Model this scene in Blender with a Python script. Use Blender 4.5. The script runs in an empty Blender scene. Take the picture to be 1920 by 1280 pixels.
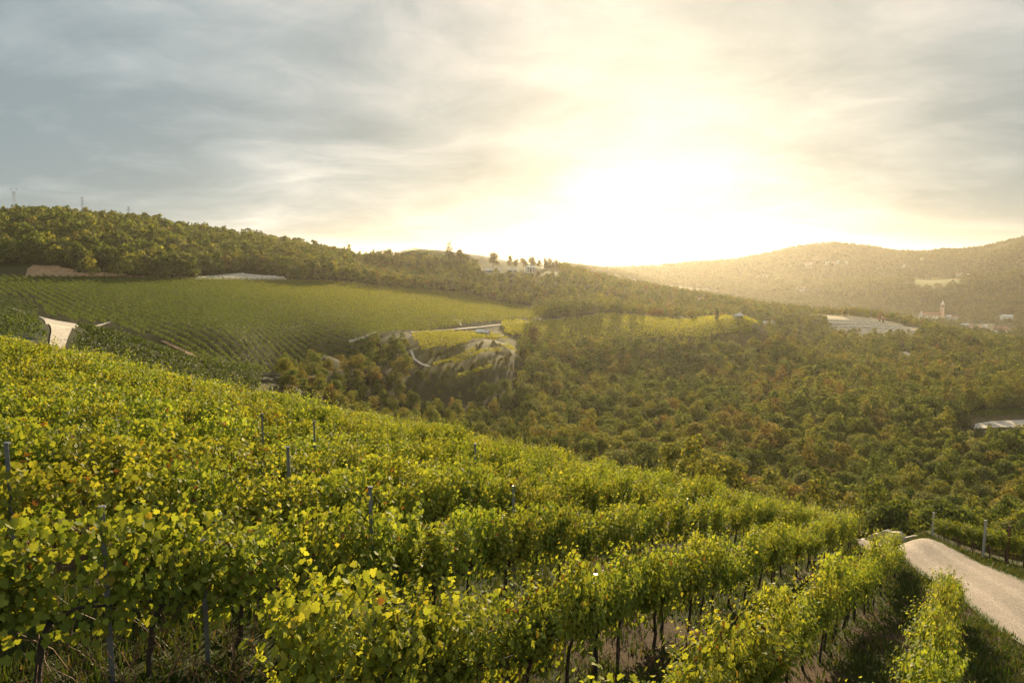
import bpy, math, random
import numpy as np
R = math.radians
random.seed(7)
rng = np.random.default_rng(11)
scene = bpy.context.scene
COL = scene.collection

# ------------------------------------------------------------------ camera
F_PX = 1400.0                      # focal length in pixels of the 1920 wide photograph
PITCH = math.atan(160 / F_PX)
CP, SP = math.cos(PITCH), math.sin(PITCH)
cam_d = bpy.data.cameras.new("camera")
cam_d.sensor_width = 36.0
cam_d.lens = 36.0 * F_PX / 1920
cam_d.clip_start = 0.1
cam_d.clip_end = 60000
cam = bpy.data.objects.new("camera", cam_d)
cam.rotation_euler = (R(90) - PITCH, 0, 0)
COL.objects.link(cam)
scene.camera = cam

# ------------------------------------------------------------------ light
SUN_AZ, SUN_EL = R(9.0), R(13.0)   # azimuth to the right of the view, elevation
SUN_DIR = (math.sin(SUN_AZ) * math.cos(SUN_EL), math.cos(SUN_AZ) * math.cos(SUN_EL), math.sin(SUN_EL))
sun_d = bpy.data.lights.new("sun", 'SUN')
sun_d.energy = 5.0
sun_d.angle = R(0.5)
sun_d.color = (1.0, 0.79, 0.48)
sun = bpy.data.objects.new("sun", sun_d)
sun.rotation_euler = (R(90) - SUN_EL, 0, math.pi - SUN_AZ)
COL.objects.link(sun)

scene.view_settings.view_transform = 'Standard'
scene.view_settings.look = 'None'
scene.view_settings.exposure = 1.25
scene.view_settings.gamma = 1.0
scene.cycles.use_denoising = True
scene.cycles.volume_bounces = 1
scene.cycles.max_bounces = 6
scene.cycles.transmission_bounces = 4
scene.cycles.diffuse_bounces = 3
scene.cycles.sample_clamp_indirect = 4.0

world = bpy.data.worlds.new("World")
scene.world = world
world.use_nodes = True


class NT:
    """small helper to write node trees"""
    def __init__(s, tree):
        s.t = tree
        s.t.nodes.clear()

    def n(s, kind, props=None, **ins):
        nd = s.t.nodes.new(kind)
        for k, v in (props or {}).items():
            setattr(nd, k, v)
        for k, v in ins.items():
            key = int(k[1:]) if k[0] == '_' and k[1:].isdigit() else k.replace('__', ' ')
            sock = nd.inputs[key]
            if isinstance(v, bpy.types.NodeSocket):
                s.t.links.new(v, sock)
            else:
                sock.default_value = v
        return nd

    def math(s, op, a, b=0.0, c=0.0, clamp=False):
        return s.n('ShaderNodeMath', dict(operation=op, use_clamp=clamp), _0=a, _1=b, _2=c).outputs[0]

    def vmath(s, op, a, b=(0, 0, 0)):
        nd = s.n('ShaderNodeVectorMath', dict(operation=op), _0=a, _1=b)
        return nd.outputs['Value'] if op in ('DOT_PRODUCT', 'LENGTH', 'DISTANCE') else nd.outputs[0]

    def mix(s, f, a, b, mode='MIX'):
        nd = s.n('ShaderNodeMix', dict(data_type='RGBA', blend_type=mode))
        for k, v in ((0, f), (6, a), (7, b)):
            if isinstance(v, bpy.types.NodeSocket):
                s.t.links.new(v, nd.inputs[k])
            else:
                nd.inputs[k].default_value = v if k == 0 else (*v, 1)[:4]
        return nd.outputs[2]

    def ramp(s, f, stops):
        nd = s.n('ShaderNodeValToRGB', None, Fac=f)
        e = nd.color_ramp.elements
        while len(e) < len(stops):
            e.new(0.5)
        for k, (p, c) in enumerate(stops):
            e[k].position = p
            e[k].color = (*c, 1) if len(c) == 3 else c
        return nd.outputs[0]

    def noise(s, vec, scale, detail=6, rough=0.55, dist=0.0):
        return s.n('ShaderNodeTexNoise', None, Vector=vec, Scale=scale, Detail=detail, Roughness=rough, Distortion=dist).outputs[0]


def pix_dir(px, py):
    u, w = (px - 960) / F_PX, (py - 640) / F_PX
    v = np.array([u, CP - w * SP, -SP - w * CP])
    return v / np.linalg.norm(v)


def build_sky():
    w = NT(world.node_tree)
    d = w.n('ShaderNodeTexCoord').outputs['Generated']
    sep = w.n('ShaderNodeSeparateXYZ', None, _0=d)
    x, y, z = sep.outputs
    zz = w.math('ADD', w.math('MAXIMUM', z, 0.0), 0.20)
    flat = w.n('ShaderNodeCombineXYZ', None, X=w.math('DIVIDE', x, zz), Y=w.math('DIVIDE', y, zz), Z=0.0).outputs[0]
    warp = w.n('ShaderNodeTexNoise', None, Vector=flat, Scale=0.9, Detail=3.0).outputs[1]
    fl2 = w.vmath('ADD', flat, w.vmath('MULTIPLY', w.vmath('SUBTRACT', warp, (.5, .5, .5)), (.75, .75, .75)))
    st = w.vmath('MULTIPLY', fl2, (0.85, 1.0, 1.0))
    n1 = w.noise(st, 1.7, 8, 0.54, 0.15)
    n2 = w.noise(w.vmath('ADD', st, (3.7, 9.1, 0)), 0.42, 3, 0.5)
    n3 = w.noise(w.vmath('ADD', st, (13.7, 2.1, 0)), 5.5, 7, 0.62, 0.4)
    cl = w.math('ADD', w.math('MULTIPLY', n1, 0.66), w.math('ADD', w.math('MULTIPLY', n2, 0.36), w.math('MULTIPLY', n3, 0.13)))
    # large soft masses of lighter and darker cloud, each in its own direction
    def lobe(px, py, width, amp):
        c = tuple(pix_dir(px, py))
        dt = w.vmath('DOT_PRODUCT', d, c)
        a = w.math('SUBTRACT', 1.0, dt)
        return w.math('MULTIPLY', w.math('EXPONENT', w.math('MULTIPLY', a, -1.0 / (width * width / 2))), amp)
    tot = cl
    for args in ((60, 330, .22, -.09), (150, 60, .2, -.05), (520, 330, .10, .06), (430, 130, .15, .05), (950, 120, .2, .07), (300, 250, .16, -.05),
                 (1850, 120, .25, -.03), (1880, 360, .16, -.13), (1500, 20, .1, -.06), (640, 60, .1, -.05), (860, 430, .2, -.07)):
        tot = w.math('ADD', tot, lobe(*args))
    cloud = w.ramp(tot, [(0.43, (.235, .29, .312)), (0.55, (.345, .398, .41)), (0.63, (.475, .505, .50)), (0.73, (.68, .685, .65))])
    # warm the clouds towards the sun
    sd = w.vmath('DOT_PRODUCT', d, tuple(pix_dir(1290, 280)))
    ang = w.math('SUBTRACT', 1.0, sd)
    warm = w.math('EXPONENT', w.math('MULTIPLY', ang, -1 / 0.075))
    cloud = w.mix(w.math('MULTIPLY', warm, 0.85, clamp=True), cloud, w.mix(1.0, cloud, (1.36, 1.07, .84), 'MULTIPLY'))
    # thin cloud lit from behind round the sun
    tex = w.math('ADD', 0.35, w.math('MULTIPLY', tot, 1.2))
    g1 = w.math('MULTIPLY', w.math('EXPONENT', w.math('MULTIPLY', ang, -1 / 0.017)), w.math('MULTIPLY', tex, 0.27))
    g2 = w.math('MULTIPLY', w.math('EXPONENT', w.math('MULTIPLY', ang, -1 / 0.055)), w.math('MULTIPLY', tex, 0.09))
    glow = w.mix(1.0, w.mix(1.0, (1.0, .93, .70), w.n('ShaderNodeCombineXYZ', None, X=g1, Y=g1, Z=g1).outputs[0], 'MULTIPLY'),
                 w.mix(1.0, (1.0, .80, .56), w.n('ShaderNodeCombineXYZ', None, X=g2, Y=g2, Z=g2).outputs[0], 'MULTIPLY'), 'ADD')
    col = w.mix(1.0, cloud, glow, 'ADD')
    sky = w.n('ShaderNodeTexSky', dict(sky_type='NISHITA', sun_disc=False, sun_elevation=SUN_EL, sun_rotation=SUN_AZ, air_density=1.0, dust_density=0.2))
    b1 = w.n('ShaderNodeBackground', None, Color=sky.outputs[0], Strength=0.05)
    b2 = w.n('ShaderNodeBackground', None, Color=col, Strength=0.51)
    cover = w.n('ShaderNodeMixShader', None, _0=0.94, _1=b1.outputs[0], _2=b2.outputs[0])
    out = w.n('ShaderNodeOutputWorld', None, Surface=cover.outputs[0])


build_sky()


# ------------------------------------------------------------------ tagging and mesh helpers
def tag(o, label=None, cat=None, group=None, kind=None):
    if label: o['label'] = label
    if cat: o['category'] = cat
    if group: o['group'] = group
    if kind: o['kind'] = kind
    return o


def link(o, parent=None):
    COL.objects.link(o)
    if parent is not None:
        o.parent = parent
    return o


def empty(name, loc=(0, 0, 0), rz=0.0):
    o = bpy.data.objects.new(name, None)
    o.location = loc
    o.rotation_euler = (0, 0, rz)
    o.empty_display_size = 0.3
    return link(o)


def np_mesh(name, V, polys, mats, tint=None, smooth=False):
    """polys: list of (n,k) index arrays; tint: (nfaces,3) colour per face"""
    V = np.asarray(V, np.float32)
    polys = [np.asarray(p, np.int32) for p in polys if len(p)]
    me = bpy.data.meshes.new(name)
    me.vertices.add(len(V))
    me.vertices.foreach_set('co', V.ravel())
    nl = sum(p.size for p in polys)
    nf = sum(len(p) for p in polys)
    me.loops.add(nl)
    me.loops.foreach_set('vertex_index', np.concatenate([p.ravel() for p in polys]))
    me.polygons.add(nf)
    tot = np.concatenate([np.full(len(p), p.shape[1], np.int32) for p in polys])
    start = np.concatenate([[0], np.cumsum(tot)[:-1]]).astype(np.int32)
    me.polygons.foreach_set('loop_start', start)
    if smooth:
        me.polygons.foreach_set('use_smooth', np.ones(nf, bool))
    if tint is not None:
        a = me.attributes.new('tint', 'FLOAT_COLOR', 'FACE')
        c = np.ones((nf, 4), np.float32)
        c[:, :3] = tint
        a.data.foreach_set('color', c.ravel())
    me.update(calc_edges=True)
    for m in (mats if isinstance(mats, (list, tuple)) else [mats]):
        me.materials.append(m)
    return me


def ob(name, me, parent=None, loc=(0, 0, 0), rot=(0, 0, 0)):
    o = bpy.data.objects.new(name, me)
    o.location = loc
    o.rotation_euler = rot
    return link(o, parent)


class MB:
    """collects boxes, tubes and prisms into one mesh"""
    def __init__(s):
        s.v, s.f = [], []

    def add(s, vs, fs):
        b = len(s.v)
        s.v += [tuple(v) for v in vs]
        s.f += [tuple(b + i for i in f) for f in fs]
        return s

    def box(s, x0, x1, y0, y1, z0, z1):
        return s.add([(x0, y0, z0), (x1, y0, z0), (x1, y1, z0), (x0, y1, z0), (x0, y0, z1), (x1, y0, z1), (x1, y1, z1), (x0, y1, z1)],
                     [(3, 2, 1, 0), (4, 5, 6, 7), (0, 1, 5, 4), (1, 2, 6, 5), (2, 3, 7, 6), (3, 0, 4, 7)])

    def tube(s, pts, rad, n=6, cap=True):
        pts = [np.array(p, float) for p in pts]
        if not hasattr(rad, '__len__'):
            rad = [rad] * len(pts)
        vs, fs = [], []
        for i, p in enumerate(pts):
            t = pts[min(i + 1, len(pts) - 1)] - pts[max(i - 1, 0)]
            t = t / (np.linalg.norm(t) + 1e-9)
            a = np.cross(t, (0.31, 0.95, 0.05)); a /= np.linalg.norm(a) + 1e-9
            b = np.cross(t, a)
            for k in range(n):
                q = 2 * math.pi * k / n
                vs.append(p + rad[i] * (math.cos(q) * a + math.sin(q) * b))
        for i in range(len(pts) - 1):
            for k in range(n):
                fs.append((i * n + k, i * n + (k + 1) % n, (i + 1) * n + (k + 1) % n, (i + 1) * n + k))
        if cap:
            fs.append(tuple(range(n))[::-1])
            fs.append(tuple((len(pts) - 1) * n + k for k in range(n)))
        return s.add(vs, fs)

    def mesh(s, name, mat):
        me = bpy.data.meshes.new(name)
        me.from_pydata(s.v, [], s.f)
        me.materials.append(mat)
        me.update()
        return me

    def build(s, name, mat, parent=None, loc=(0, 0, 0), rot=(0, 0, 0)):
        return ob(name, s.mesh(name, mat), parent, loc, rot)


# ------------------------------------------------------------------ value noise
def _hash(ix, iy, seed):
    h = (ix.astype(np.int64) * 374761393 + iy.astype(np.int64) * 668265263 + seed * 144269504) & 0x7fffffff
    h = ((h ^ (h >> 13)) * 1274126177) & 0x7fffffff
    h = h ^ (h >> 16)
    return (h & 0xffff) / 65535.0


def vnoise(x, y, seed=0):
    x, y = np.asarray(x, float), np.asarray(y, float)
    ix, iy = np.floor(x), np.floor(y)
    fx, fy = x - ix, y - iy
    fx, fy = fx * fx * (3 - 2 * fx), fy * fy * (3 - 2 * fy)
    a, b = _hash(ix, iy, seed), _hash(ix + 1, iy, seed)
    c, d = _hash(ix, iy + 1, seed), _hash(ix + 1, iy + 1, seed)
    return (a * (1 - fx) + b * fx) * (1 - fy) + (c * (1 - fx) + d * fx) * fy


def fbm(x, y, oct=4, seed=0):
    s, a, t = 0.0, 1.0, 0.0
    for k in range(oct):
        s = s + a * vnoise(x * 2 ** k + 17.3 * k, y * 2 ** k - 9.1 * k, seed + k)
        t += a
        a *= 0.5
    return s / t - 0.5


def sstep(v, a, b):
    t = np.clip((np.asarray(v, float) - a) / (b - a), 0, 1)
    return t * t * (3 - 2 * t)


# ------------------------------------------------------------------ terrain
ROW_D = np.array([0.527, 0.850])      # direction in which the near vine rows run downhill
ROW_N = np.array([0.850, -0.527])


def z_near(x, y):
    q = 0.85 * x - 0.527 * y
    z = -4.5 - 0.2092 * x - 0.1951 * y
    z = z + 0.42 * sstep(-q, 5.0, 9.0)
    z = z - 0.004 * np.maximum(0, y - 33) ** 2
    return z


def pt(px, py, Y, c=0.0):
    """point on the ray of a pixel at forward distance Y, lowered by a canopy height c"""
    if Y > 600:
        Y = 600 * (Y / 600) ** 0.6
    u, w = (px - 960) / F_PX, (py - 640) / F_PX
    k = Y / (CP - w * SP)
    return (u * k, Y, (-SP - w * CP) * k - c)


CTRL = []
def C(*rows):
    for r_ in rows:
        CTRL.append(pt(*r_))

# big hillside vineyard: one gently tilted plane, falling to the right
_pa, _pb, _pc = [np.array(pt(*t)) for t in ((0, 519, 330), (1000, 599, 360), (400, 687, 190))]
_pn = np.cross(_pb - _pa, _pc - _pa)


def on_plane(px, py):
    d = np.array(pt(px, py, 1.0))
    return float((_pn @ _pa) / (_pn @ d))


for p_ in ((-250, 516), (0, 519), (150, 520), (300, 521), (500, 524), (650, 531), (800, 546), (950, 567), (1045, 588), (-250, 560), (0, 563), (100, 600), (215, 613), (300, 647), (400, 687), (520, 699), (600, 672), (700, 640), (780, 622),
           (870, 612), (1000, 599), (300, 575), (550, 590), (750, 580), (150, 550), (450, 640), (650, 590), (900, 585), (400, 550), (600, 560)):
    C((*p_, on_plane(*p_)))
# wooded hill on the left: skyline, back, middle
for px_, py_, Y_ in ((-250, 388, 420), (-120, 386, 430), (0, 388, 440), (100, 388, 455), (200, 396, 470), (280, 402, 490), (350, 414, 510), (450, 428, 535), (520, 436, 550), (600, 453, 562), (680, 465, 572), (720, 472, 575)):
    C((px_, py_, Y_, 18), (px_, py_ + 30, Y_ + 190), (px_, py_ + 55, Y_ + 600))
C((-250, 450, 370, 9), (0, 450, 385, 9), (250, 455, 425, 9), (500, 475, 485, 9), (650, 492, 508, 8), (800, 508, 505, 7))
# junction, knoll, bank
C((110, 622, 200), (140, 610, 222), (200, 627, 180), (300, 657, 165), (350, 682, 152), (250, 645, 150), (30, 602, 175), (0, 628, 130), (-200, 620, 140))
# hidden gully
C((500, 765, 120), (700, 800, 125), (900, 862, 105), (1200, 930, 88), (300, 730, 110), (60, 690, 90))
# gully trees
C((560, 695, 212, 6), (640, 665, 228, 6), (750, 690, 208, 7), (850, 760, 182, 7), (700, 740, 186, 7), (800, 725, 200, 7), (900, 745, 198, 7))
# terraces
C((790, 652, 248), (800, 627, 280), (900, 630, 300), (955, 639, 300), (850, 677, 240), (960, 657, 270), (850, 708, 224), (930, 687, 240), (860, 606, 318))
C((1000, 631, 322), (1250, 631, 345), (1430, 616, 400), (930, 604, 335), (1130, 591, 385), (1300, 601, 402))
# valley wood
C((1000, 660, 290, 6), (1100, 660, 300, 6), (1250, 662, 310, 5), (1400, 662, 330, 5), (1550, 668, 350, 6), (1700, 690, 345, 6), (1900, 710, 325, 6), (2100, 720, 320, 6),
  (1000, 720, 238, 7), (1150, 740, 225, 7), (1300, 740, 240, 7), (1500, 740, 247, 7), (1700, 760, 238, 7), (1900, 795, 215, 7), (2100, 800, 215, 7),
  (1050, 790, 190, 7), (1200, 820, 170, 7), (1400, 850, 160, 7), (1600, 860, 165, 7), (1800, 870, 165, 7), (1950, 880, 160, 7),
  (1300, 870, 140, 7), (1450, 910, 125, 7), (1600, 935, 115, 7), (1750, 962, 104, 7), (1900, 992, 92, 6), (2080, 1010, 90, 6))
# middle ridge
C((760, 474, 600), (800, 476, 590), (840, 486, 570), (900, 493, 545, 2), (1000, 500, 520, 2), (1060, 504, 545, 4), (1120, 517, 580, 4), (1200, 530, 620, 5), (1300, 547, 650, 5), (1400, 562, 680, 5), (1500, 580, 700, 4), (1600, 594, 720, 4), (1700, 612, 700, 4))
C((1000, 540, 450, 4), (1100, 552, 450, 4), (1200, 572, 465, 4), (1300, 582, 490, 4), (1400, 592, 520, 3), (1480, 602, 520, 3))
C((1545, 601, 565), (1630, 602, 565), (1700, 612, 560), (1560, 616, 535), (1640, 617, 535), (1560, 627, 510), (1640, 628, 510), (1720, 627, 515), (1560, 590, 640), (1650, 598, 640), (1450, 642, 405, 4), (1600, 648, 430, 5), (1800, 655, 450, 6), (1900, 664, 440, 6), (2100, 668, 440, 6))
C((760, 500, 900), (900, 515, 900), (1100, 545, 950), (1300, 580, 1000), (1500, 602, 1000))
# church valley and far hills
C((1700, 602, 1300), (1750, 599, 1600), (1880, 599, 1500), (1820, 620, 1150), (1880, 628, 1000), (1600, 600, 1500), (2100, 600, 1400))
C((1660, 588, 1750), (1750, 578, 1830), (1750, 552, 2050), (1850, 540, 2050), (1920, 522, 2100), (1700, 531, 2300), (1800, 523, 2350), (1920, 506, 2350), (2100, 490, 2350), (1800, 540, 2750), (1920, 530, 2750), (2100, 510, 2750))
C((1500, 590, 1700), (1550, 562, 2150), (1450, 553, 2300), (1350, 543, 2500), (1250, 528, 3000), (1180, 512, 3400), (1400, 515, 3300), (1560, 508, 3300), (1700, 508, 3250), (1850, 497, 3050))
for px_, py_, Y_ in ((1180, 503, 4200), (1220, 500, 4200), (1300, 493, 4200), (1400, 485, 4200), (1450, 476, 4200), (1500, 466, 4200), (1560, 458, 4200), (1630, 462, 4200), (1680, 471, 4100), (1740, 474, 3950),
                     (1770, 469, 3850), (1810, 475, 3700), (1840, 478, 3600), (1880, 471, 3400), (1920, 459, 3300), (2000, 445, 3200), (2150, 440, 3200)):
    C((px_, py_, Y_, 5), (px_, py_ + 22, 5600))
for px_ in (-300, 0, 300, 600, 900, 1050):
    C((px_, 500, 2000), (px_, 498, 4000))
for px_ in (-300, 0, 400, 800, 1100, 1400, 1700, 2000, 2200):
    C((px_, 497, 9000), (px_, 494, 16000))
for yy in (3, 7, 14, 24, 36, 46, 54):
    for ax in (-0.95, -0.5, -0.15, 0.2, 0.5, 0.75, 1.0):
        xx = ax * yy
        if .85 * xx - .527 * yy > -4 and yy >= 22:
            continue
        CTRL.append((xx, yy, float(z_near(xx, yy))))
# bench of the gravel road and the row across it
C((1920, 1088, 36), (1830, 1052, 40), (1745, 1012, 45), (1715, 995, 49), (1665, 981, 53), (1920, 1213, 22), (1800, 1122, 30), (1690, 1047, 38), (1640, 1005, 45), (1605, 985, 50),
  (1755, 1022, 48), (1840, 1044, 44.5), (1920, 1064, 41.5), (2050, 1105, 36), (2100, 1180, 31), (2200, 1420, 20), (1690, 1180, 24), (1600, 1100, 30), (1540, 1010, 41))
CTRL = np.array(CTRL)
TH_MAX = R(52)
AX = 1.7


def _tc(x, y):
    r = np.maximum(np.hypot(x, y), 2.5)
    th = np.clip(np.arctan2(x, y), -TH_MAX, TH_MAX)
    return th * AX, np.log(r), r


def _phi(d2):
    return 0.5 * d2 * np.log(d2 + 1e-12)


_cx, _cy, _cr = _tc(CTRL[:, 0], CTRL[:, 1])
_cs = CTRL[:, 2] / _cr
_n = len(_cx)
_A = np.zeros((_n + 3, _n + 3))
_A[:_n, :_n] = _phi((_cx[:, None] - _cx) ** 2 + (_cy[:, None] - _cy) ** 2) + 1e-5 * np.eye(_n)
_P = np.stack([np.ones(_n), _cx, _cy], 1)
_A[:_n, _n:] = _P
_A[_n:, :_n] = _P.T
_W = np.linalg.solve(_A, np.concatenate([_cs, np.zeros(3)]))


def ground(x, y):
    """height of the land, camera at zero"""
    x, y = np.broadcast_arrays(np.asarray(x, float), np.asarray(y, float))
    shp = x.shape
    x, y = x.ravel(), y.ravel()
    out = np.empty(len(x))
    for i in range(0, len(x), 60000):
        xs, ys = x[i:i + 60000], y[i:i + 60000]
        a, b, r = _tc(xs, ys)
        K = _phi((a[:, None] - _cx) ** 2 + (b[:, None] - _cy) ** 2)
        s = K @ _W[:_n] + _W[_n] + _W[_n + 1] * a + _W[_n + 2] * b
        z = s * r
        z = z + fbm(xs / 35, ys / 35, 3, 3) * 3.0 * sstep(r, 90, 200) * (1 - sstep(r, 160, 260) * 0.85 * (1 - sstep(r, 420, 600)))
        z = z + fbm(xs / 230, ys / 230, 4, 9) * 26 * sstep(r, 1000, 1500) * (1 - sstep(r, 2600, 3600))
        qs = 0.85 * xs - 0.527 * ys
        wv = np.maximum(np.maximum(sstep(ys, 40, 62), sstep(r, 78, 150)), sstep(qs, -4.5, -1.5) * sstep(ys, 14, 24))
        z = z * wv + z_near(xs, np.maximum(ys, -30)) * (1 - wv)
        out[i:i + 60000] = z
    return out.reshape(shp)


def project(x, y, z):
    x, y, z = np.asarray(x, float), np.asarray(y, float), np.asarray(z, float)
    yc = np.maximum(y * CP - z * SP, 0.01)
    zc = y * SP + z * CP
    return 960 + F_PX * x / yc, 640 - F_PX * zc / yc


def hit(px, py, ymin=3.0, ymax=4000.0):
    ymin = 600 * (ymin / 600) ** 0.6 if ymin > 600 else ymin
    """first point of the ground along the ray of a pixel beyond ymin"""
    u, w = (px - 960) / F_PX, (py - 640) / F_PX
    dy, dz = CP - w * SP, -SP - w * CP
    Y = np.geomspace(ymin, ymax, 900)
    X, Z = u / dy * Y, dz / dy * Y
    below = np.nonzero(Z <= ground(X, Y))[0]
    k = below[0] if len(below) else int(np.argmin(Z - ground(X, Y)))
    if k > 0 and len(below):
        lo, hi = Y[k - 1], Y[k]
        for _ in range(12):
            m = (lo + hi) / 2
            if dz / dy * m <= float(ground(u / dy * m, m)): hi = m
            else: lo = m
        yy = hi
    else:
        yy = Y[k]
    xx = u / dy * yy
    return np.array([xx, yy, float(ground(xx, yy))])


def hits(pts, ymin=70.0):
    return np.array([hit(a, b, ymin) for a, b in pts])


def inside(poly, x, y):
    poly = np.asarray(poly, float)
    x, y = np.asarray(x, float), np.asarray(y, float)
    c = np.zeros(x.shape, bool)
    j = len(poly) - 1
    for i in range(len(poly)):
        xi, yi, xj, yj = poly[i, 0], poly[i, 1], poly[j, 0], poly[j, 1]
        cond = ((yi > y) != (yj > y)) & (x < (xj - xi) * (y - yi) / (yj - yi + 1e-12) + xi)
        c ^= cond
        j = i
    return c


# land parcels, outlined as they lie (pixel outlines turned into ground outlines)
PX = dict(
    hillside=[(-260, 520), (0, 520), (250, 523), (545, 526), (660, 532), (860, 549), (1045, 589), (1000, 599), (870, 612), (760, 624), (700, 641), (600, 674), (540, 694), (490, 700), (380, 682), (300, 645), (215, 611), (160, 607), (90, 594), (60, 560), (-260, 558)],
    knoll=[(150, 628), (165, 618), (215, 611), (300, 648), (385, 690), (420, 706), (330, 690), (240, 665), (150, 648)],
    bank=[(-100, 560), (60, 562), (85, 600), (90, 640), (-100, 640)],
    junction=[(70, 592), (105, 606), (155, 611), (136, 625), (122, 650), (90, 650), (92, 615)],
    valley_field=[(940, 604), (1130, 590), (1300, 601), (1440, 614), (1410, 625), (1250, 635), (1000, 638), (940, 626)],
    terrace_one=[(768, 632), (800, 625), (900, 627), (957, 637), (870, 648), (790, 663)],
    terrace_two=[(812, 679), (930, 657), (978, 651), (962, 664), (880, 678), (816, 692)],
    terrace_three=[(838, 708), (930, 681), (940, 686), (905, 702), (850, 716)],
    terrace_banks=[(765, 640), (960, 640), (985, 655), (945, 690), (860, 720), (835, 722), (800, 690), (775, 665)],
    hut_yard=[(890, 618), (960, 618), (960, 640), (885, 636)],
    back_field=[(738, 476), (760, 468), (800, 470), (838, 479), (830, 486), (760, 484)],
    ridge_lawn=[(890, 492), (935, 492), (1045, 500), (1045, 520), (905, 520)],
    olive_grove=[(1250, 645), (1440, 640), (1520, 640), (1510, 672), (1400, 668), (1290, 664)],
    far_meadow=[(1690, 520), (1790, 520), (1800, 532), (1720, 536)],
    field_verge=[(930, 634), (1000, 639), (1250, 637), (1420, 626), (1440, 640), (1250, 652), (930, 650)],
    side_vines=[(1795, 782), (1850, 772), (1990, 764), (1990, 780), (1850, 785)],
    side_field=[(1795, 782), (1850, 772), (1990, 764), (1990, 808), (1830, 806)],
    landslip=[(48, 500), (60, 497), (120, 503), (240, 514), (238, 521), (48, 520)],
    rock_scar=[(365, 523), (400, 515), (480, 512), (540, 522), (535, 527), (368, 527)],
    church_yard=[(1712, 585), (1790, 588), (1795, 603), (1715, 603)],
)
PLAN = {k: hits(v)[:, :2] for k, v in PX.items()}
PLAN['knoll'] = np.array([pt(a, b, c)[:2] for a, b, c in ((150, 628, 185), (165, 618, 205), (215, 611, 229), (300, 648, 206), (400, 690, 185), (500, 712, 182), (480, 740, 135), (250, 700, 112), (110, 660, 120))])
PLAN['quarry'] = np.array([pt(a, b, c)[:2] for a, b, c in ((1538, 598, 590), (1640, 600, 590), (1735, 616, 560), (1715, 628, 505), (1600, 628, 500), (1560, 622, 520))])


# ------------------------------------------------------------------ materials
def new_mat(name):
    m = bpy.data.materials.new(name)
    m.use_nodes = True
    return m, NT(m.node_tree)


def plain(name, col, rough=0.8, var=0.25, scale=3.0, bump=0.0, bscale=20.0, metallic=0.0):
    m, t = new_mat(name)
    co = t.n('ShaderNodeTexCoord').outputs['Object']
    n = t.noise(co, scale, 6, 0.6)
    c = t.ramp(n, [(0.3, tuple(v * (1 - var) for v in col)), (0.7, tuple(min(1, v * (1 + var)) for v in col))])
    p = t.n('ShaderNodeBsdfPrincipled', None, Base__Color=c, Roughness=rough, Metallic=metallic)
    if bump:
        b = t.n('ShaderNodeBump', None, Strength=bump, Distance=0.05, Height=t.noise(co, bscale, 5, 0.6))
        t.t.links.new(b.outputs[0], p.inputs['Normal'])
    t.n('ShaderNodeOutputMaterial', None, Surface=p.outputs[0])
    return m


def leafy(name, trans=0.4, gain=(1.25, 1.2, 0.55), rough=0.5, spec=0.35):
    """foliage: the tint of each leaf times the colour of its object, partly translucent"""
    m, t = new_mat(name)
    a = t.n('ShaderNodeAttribute', dict(attribute_name='tint')).outputs['Color']
    oc = t.n('ShaderNodeObjectInfo').outputs['Color']
    c = t.mix(1.0, a, oc, 'MULTIPLY')
    p = t.n('ShaderNodeBsdfPrincipled', None, Base__Color=c, Roughness=rough)
    p.inputs['Specular IOR Level'].default_value = spec
    tr = t.n('ShaderNodeBsdfTranslucent', None, Color=t.mix(1.0, c, gain, 'MULTIPLY'))
    mx = t.n('ShaderNodeMixShader', None, _0=trans, _1=p.outputs[0], _2=tr.outputs[0])
    t.n('ShaderNodeOutputMaterial', None, Surface=mx.outputs[0])
    return m


M = {}
M['vine_leaf'] = leafy('vine_leaf', 0.45, (1.75, 1.55, 0.65), 0.65, 0.16)
M['tree_leaf'] = leafy('tree_leaf', 0.42, (1.5, 1.3, 0.6), 0.85, 0.08)
M['grass'] = leafy('grass_blade', 0.3, (1.3, 1.2, 0.6), 0.6, 0.2)
M['bark'] = plain('bark', (.085, .06, .04), 0.9, 0.4, 6, 0.6, 30)
M['vine_bark'] = plain('vine_bark', (.05, .035, .024), 0.9, 0.4, 12, 0.7, 60)
M['cane'] = plain('cane', (.15, .070, .030), 0.7, 0.4, 8)
M['steel'] = plain('galvanised_steel', (.20, .21, .22), 0.5, 0.25, 9, 0.1, 60, 0.4)
M['wire'] = plain('dull_wire', (.10, .10, .095), 0.8, 0.2, 5)
M['concrete'] = plain('concrete', (.42, .39, .34), 0.9, 0.2, 6, 0.3, 40)
M['white_wall'] = plain('white_plaster', (.85, .81, .72), 0.85, 0.08, 1.2)
M['cream_wall'] = plain('cream_plaster', (.80, .69, .50), 0.85, 0.1, 0.6)
M['brick'] = plain('brick', (.60, .43, .31), 0.9, 0.15, 0.8)
M['stone_wall'] = plain('stone_wall', (.45, .40, .32), 0.9, 0.3, 2.0, 0.5, 12)
M['tile_roof'] = plain('tile_roof', (.36, .16, .09), 0.85, 0.3, 1.5)
M['pale_roof'] = plain('pale_sheet_roof', (.66, .63, .56), 0.7, 0.12, 1.0)
M['glass'] = plain('dark_window', (.05, .055, .06), 0.2, 0.1, 1.0)
M['wood_door'] = plain('dark_wood', (.09, .055, .03), 0.7, 0.2, 3.0)


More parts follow.
